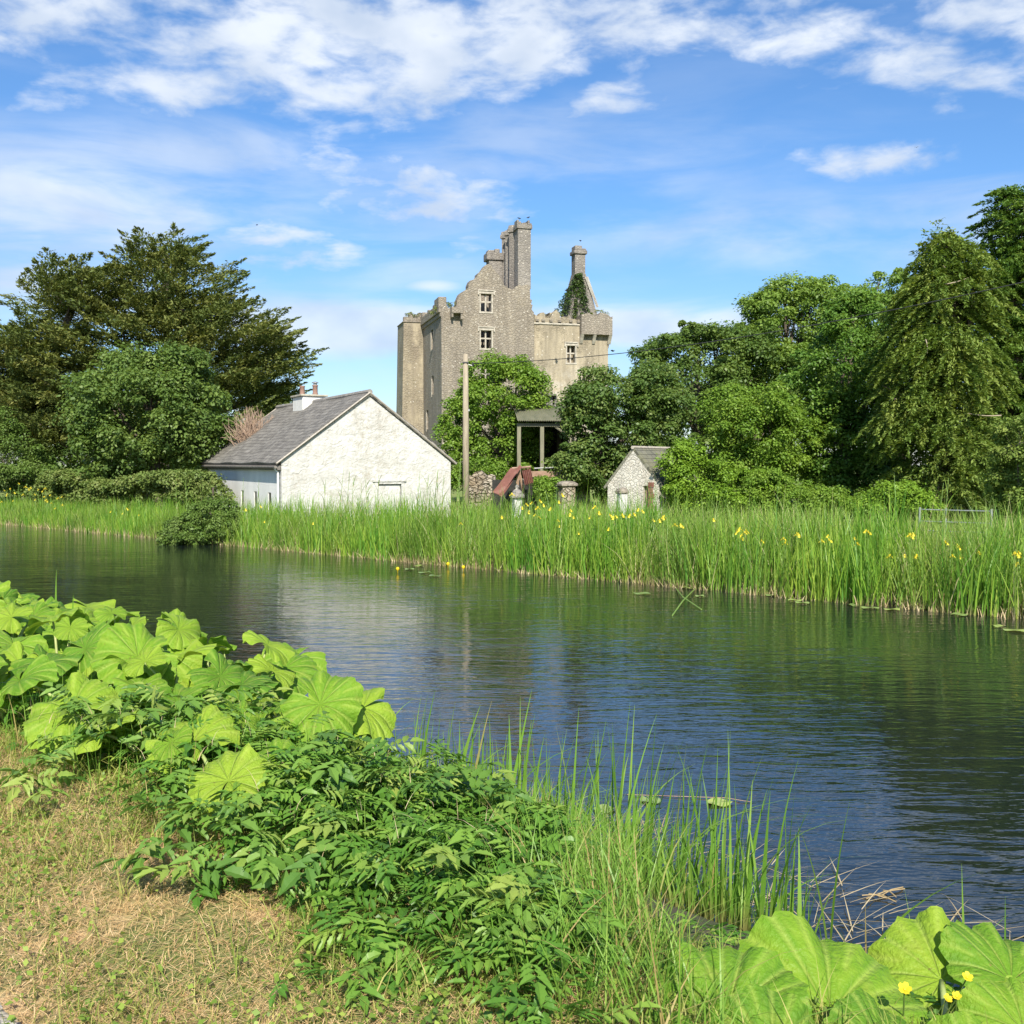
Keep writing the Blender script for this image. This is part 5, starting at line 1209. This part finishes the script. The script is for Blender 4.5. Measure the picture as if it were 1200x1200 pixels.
near_blade(228, 725, 4.5, .1, .9, .016, 'arching grass blade above the middle of the butterbur bed', .5)
near_blade(205, 718, 4.5, -.05, .15, .022, 'pale straight blade above the butterbur bed', .9)
near_blade(480, 870, 4.9, .02, .02, .014, 'thin upright blade at the right end of the butterbur bed', .6)
near_blade(455, 862, 4.9, .02, .04, .014, 'thin pale upright blade beside the right end of the butterbur bed', .9)
near_blade(440, 872, 4.8, .1, .7, .012, 'thin bent blade nearest the butterbur at the water edge', .7)

# butterbur
def bleaf(seed, nr=12, na=80):
    rr = random.Random(seed); ph = [rr.uniform(0, 6.28) for _ in range(6)]; nv = 10
    gap = rr.uniform(.10, .3); V = []; T = []; Vn = []
    tb = rr.uniform(.02, .95)
    for i in range(nr+1):
        r = i/nr
        for k in range(na+1):
            u = k/na; a = -math.pi+gap+(2*math.pi-2*gap)*u
            R_ = 1+.05*math.cos(a)+.10*math.cos(2*a+math.pi)*.4+.035*math.sin(5*a+ph[0])+.02*math.sin(11*a+ph[1])
            R_ *= 1-.35*max(0, (abs(a)-2.5)/.64)**2
            cell = (u*nv) % 1.0; lobe = math.sin(math.pi*cell)
            R_ *= 1+.05*lobe+.012*(1 if k % 2 else -1)*(r > .95)+.02*math.sin(23*a+ph[5])*(r > .8)
            x = r*R_*math.cos(a)+.0; y = r*R_*math.sin(a)*1.08
            z = .15*r**1.2*math.sin(3*a+ph[2])*r+.10*r**2.5*math.sin(7*a+ph[3])+.05*r**3*math.sin(13*a+ph[4])+.045*lobe*r*(1-.4*r)
            z += .16*r-.30*r**3+(.22*max(0, (abs(a)-2.0))*r)
            d = min(cell, 1-cell)*nv and min(cell, 1-cell)
            vein = 1.0 if k % (na//nv) == 0 else 0
            if (k % (na//nv) == na//nv//2) and r > .5: vein = .75
            if (k % 2 == 0) and i % 3 == (k//2) % 3 and r > .2: vein = max(vein, .25)
            V.append((x, y, z)); T.append(min(1, max(0, tb+.25*(lobe-.5)+rr.uniform(-.08, .08)))); Vn.append(vein*(1-.35*r))
    m = na+1; F = []
    hole = {(rr.randrange(3, nr-1), rr.randrange(na)) for _ in range(rr.choice((0, 0, 0, 1)))}
    for i in range(nr):
        for k in range(na):
            if (i, k) in hole or (i, k-1) in hole: continue
            F.append((i*m+k, (i+1)*m+k, (i+1)*m+k+1, i*m+k+1))
    me = npmesh('butterbur_leaf', V, np.array(F), {'tint': T, 'vein': Vn}, smooth=True); me.materials.append(MAT['butter']); return me
BL = [bleaf(i) for i in range(18)]
def butterbur(base, leaves, label):
    """leaves: list of (centre Vector, radius, normal Vector, spin, mesh index)"""
    r = empty('butterbur', base, 0, label, 'plant', 'butterbur plants on the near bank'); base = Vector(base)
    for (c, rad, nrm, spin, mi, *fz) in leaves:
        o = bpy.data.objects.new('leaf', BL[mi % 18]); COL.objects.link(o); o.parent = r
        q = Vector(nrm).normalized().to_track_quat('Z', 'Y'); o.rotation_mode = 'QUATERNION'
        from mathutils import Quaternion
        o.rotation_quaternion = q@Quaternion((0, 0, 1), spin); o.location = Vector(c)-base; o.scale = (rad, rad, rad*(fz[0] if fz else 1))
        foot = Vector((random.uniform(-.12, .12), random.uniform(-.12, .12), -.05)); e = Vector(c)-base
        mid = foot.lerp(e, .5); mid.z += .06*e.z; mid.x = foot.x*.6+e.x*.4; mid.y = foot.y*.6+e.y*.4
        p3 = foot.lerp(e, .85); p3.x = foot.x*.3+e.x*.7; p3.y = foot.y*.3+e.y*.7
        MB().tube([foot, mid, p3, e+Vector((0, 0, -.005))], [rad*.045+.004, rad*.04+.003, rad*.033+.003, rad*.028+.002], 7).build('stalk', MAT['petiole'], r, smooth=True)
MASS = 'large round-leaved butterbur plant in the dense bed at the left of the near bank'
NEARMASS = 'large round-leaved butterbur plant at the front edge of the bed beside the straw verge'
def rand_plant(s, t, nl, hmin, hmax, rmin, rmax, label, spread=.42):
    x, y = st(s, t); z = float(gz(x, y)); L = []
    for i in range(nl):
        a = 6.28*i/nl+random.uniform(-.5, .5); rr_ = spread*random.uniform(.3, 1.0); rad = random.uniform(rmin, rmax)
        c = Vector((x+rr_*math.cos(a), y+rr_*math.sin(a), z+random.uniform(hmin, hmax)))
        nrm = Vector((math.cos(a)*.45+random.uniform(-.3, .3), math.sin(a)*.45-.35+random.uniform(-.3, .3), 1))
        L.append((c, rad, nrm, random.uniform(0, 6.28), random.randrange(18)))
    butterbur((x, y, z), L, label)
random.seed(21)
for s_ in np.arange(4.3, 14.5, .5):
    for j, t_ in enumerate((2.65, 3.3, 3.95, 4.5)):
        if s_ < 5.45 and j in (2, 3) or s_ < 4.7 and j == 0: continue
        ht = np.interp(t_, [2.6, 3.3, 4.5], [.40, .56, .80])*(1.0 if s_ > 5.6 else .8)
        qx, qy = st(s_, t_)
        if 600+1200*qx/qy > 352: continue
        rand_plant(s_+random.uniform(-.2, .2), t_+random.uniform(-.15, .15), 5 if j else 4, ht*.55, ht*1.16, .09, .25, MASS if j else NEARMASS)
def px_leaf(px, py, wpx, Y, nrm, spin=0, mi=0):
    c = at(px, py, Y); return (c, wpx/1200*Y/2, nrm, spin, mi)
# lone front leaf with the tall bare stalk
b0 = at(283, 1010, 4.25)
butterbur((b0.x, b0.y, float(gz(b0.x, b0.y))), [px_leaf(268, 915, 92, 4.3, (-.1, -.75, 1), 1.6, 3), px_leaf(325, 900, 84, 4.5, (.1, -.5, 1), .4, 5), px_leaf(226, 868, 95, 4.8, (0, -.6, 1), 2.4, 1)], 'pale yellow-green butterbur on a tall bare stalk in front of the dark herbs')
# lower right clumps
for base, lv, lab in (
    ((905, 1290, 3.0), [px_leaf(852, 1192, 180, 3.0, (-.2, -.8, 1), 2.0, 2), px_leaf(972, 1188, 225, 3.1, (.1, -.7, 1), .6, 7), px_leaf(905, 1152, 110, 3.4, (-.1, -.4, 1), 1.1, 4),
                         px_leaf(905, 1246, 170, 2.8, (0, -.9, 1), 1.4, 8), px_leaf(780, 1236, 100, 2.8, (-.3, -.7, 1), 1.0, 9), px_leaf(1035, 1235, 130, 2.9, (.3, -.8, 1), .4, 10), px_leaf(1025, 1170, 90, 3.4, (.2, -.5, 1), 2.4, 14)], 'large bright butterbur with veined leaves at the bottom edge, left of the buttercups'),
    ((1160, 1270, 3.4), [px_leaf(1103, 1148, 165, 3.7, (-.2, -.6, 1), 2.5, 6), px_leaf(1185, 1150, 150, 3.65, (.2, -.6, 1), .3, 0), px_leaf(1200, 1210, 130, 3.3, (.1, -.8, 1), 1.4, 11), px_leaf(1140, 1262, 130, 2.85, (0, -.9, 1), .4, 5), px_leaf(1140, 1125, 90, 3.85, (.1, -.2, 1), .9, 13)], 'bright green butterbur in the lower right corner of the bank')):
    lv = [(*l, .8) for l in lv]
    x = at(base[0], 1200, base[2]).x; y = base[2]; butterbur((x, y, float(gz(x, y))), lv, lab)
# buttercups
bcm = MB()
for k in range(5):
    c_, s_ = math.cos(k*1.257), math.sin(k*1.257)
    bcm.add([(.002*c_, .002*s_, 0), (.010*c_-.009*s_, .010*s_+.009*c_, .006), (.018*c_-.005*s_, .018*s_+.005*c_, .011), (.018*c_+.005*s_, .018*s_-.005*c_, .011), (.010*c_+.009*s_, .010*s_-.009*c_, .006)], [(0,1,2,3,4)])
BC = bcm.lathe((0, 0, .001), [(.004, 0), (.004, .005), (.001, .006)], 6).mesh('petals'); BC.materials.append(MAT['yellow'])
a = BC.attributes.new('tint', 'FLOAT', 'POINT'); a.data.foreach_set('value', [.2]*len(BC.vertices))
BS = MB().tube([(0, 0, -.35), (.01, 0, -.15), (0, 0, 0)], .0025, 5).mesh('stem'); BS.materials.append(MAT['stem'])
for px, py, Y, lab in ((484,924,5.6,'buttercup at the top edge of the herbs by the water'), (552,1038,4.3,'buttercup in the middle of the dark herbs'), (433,1102,3.75,'buttercup low in the herbs near the verge'),
        (742,1116,4.3,'upper small yellow flower in the long grass'), (762,1128,4.2,'small yellow flower beside the reed stems'), (764,1146,4.1,'lowest small yellow flower in the long grass'),
        (1060,1160,3.0,'buttercup left of the pair beside the corner butterbur'), (1133,1146,3.3,'buttercup above the pair beside the corner butterbur'), (1121,1168,3.2,'larger buttercup of the pair by the corner butterbur'), (1110,1171,3.2,'smaller buttercup of the pair by the corner butterbur'),
        (214,946,4.6,'buttercup beneath the butterbur leaves'), (336,1003,4.3,'buttercup at the left side of the herbs')):
    r = empty('buttercup', at(px, py, Y), random.uniform(0, 6), lab, 'flower', 'buttercups on the near bank'); r.rotation_euler = (R(35), 0, random.uniform(-.4, .4)); sc = random.uniform(.8, 1.1); r.scale = (sc,)*3
    for nm, me in (('petals', BC), ('stem', BS)):
        o = bpy.data.objects.new(nm, me); COL.objects.link(o); o.parent = r
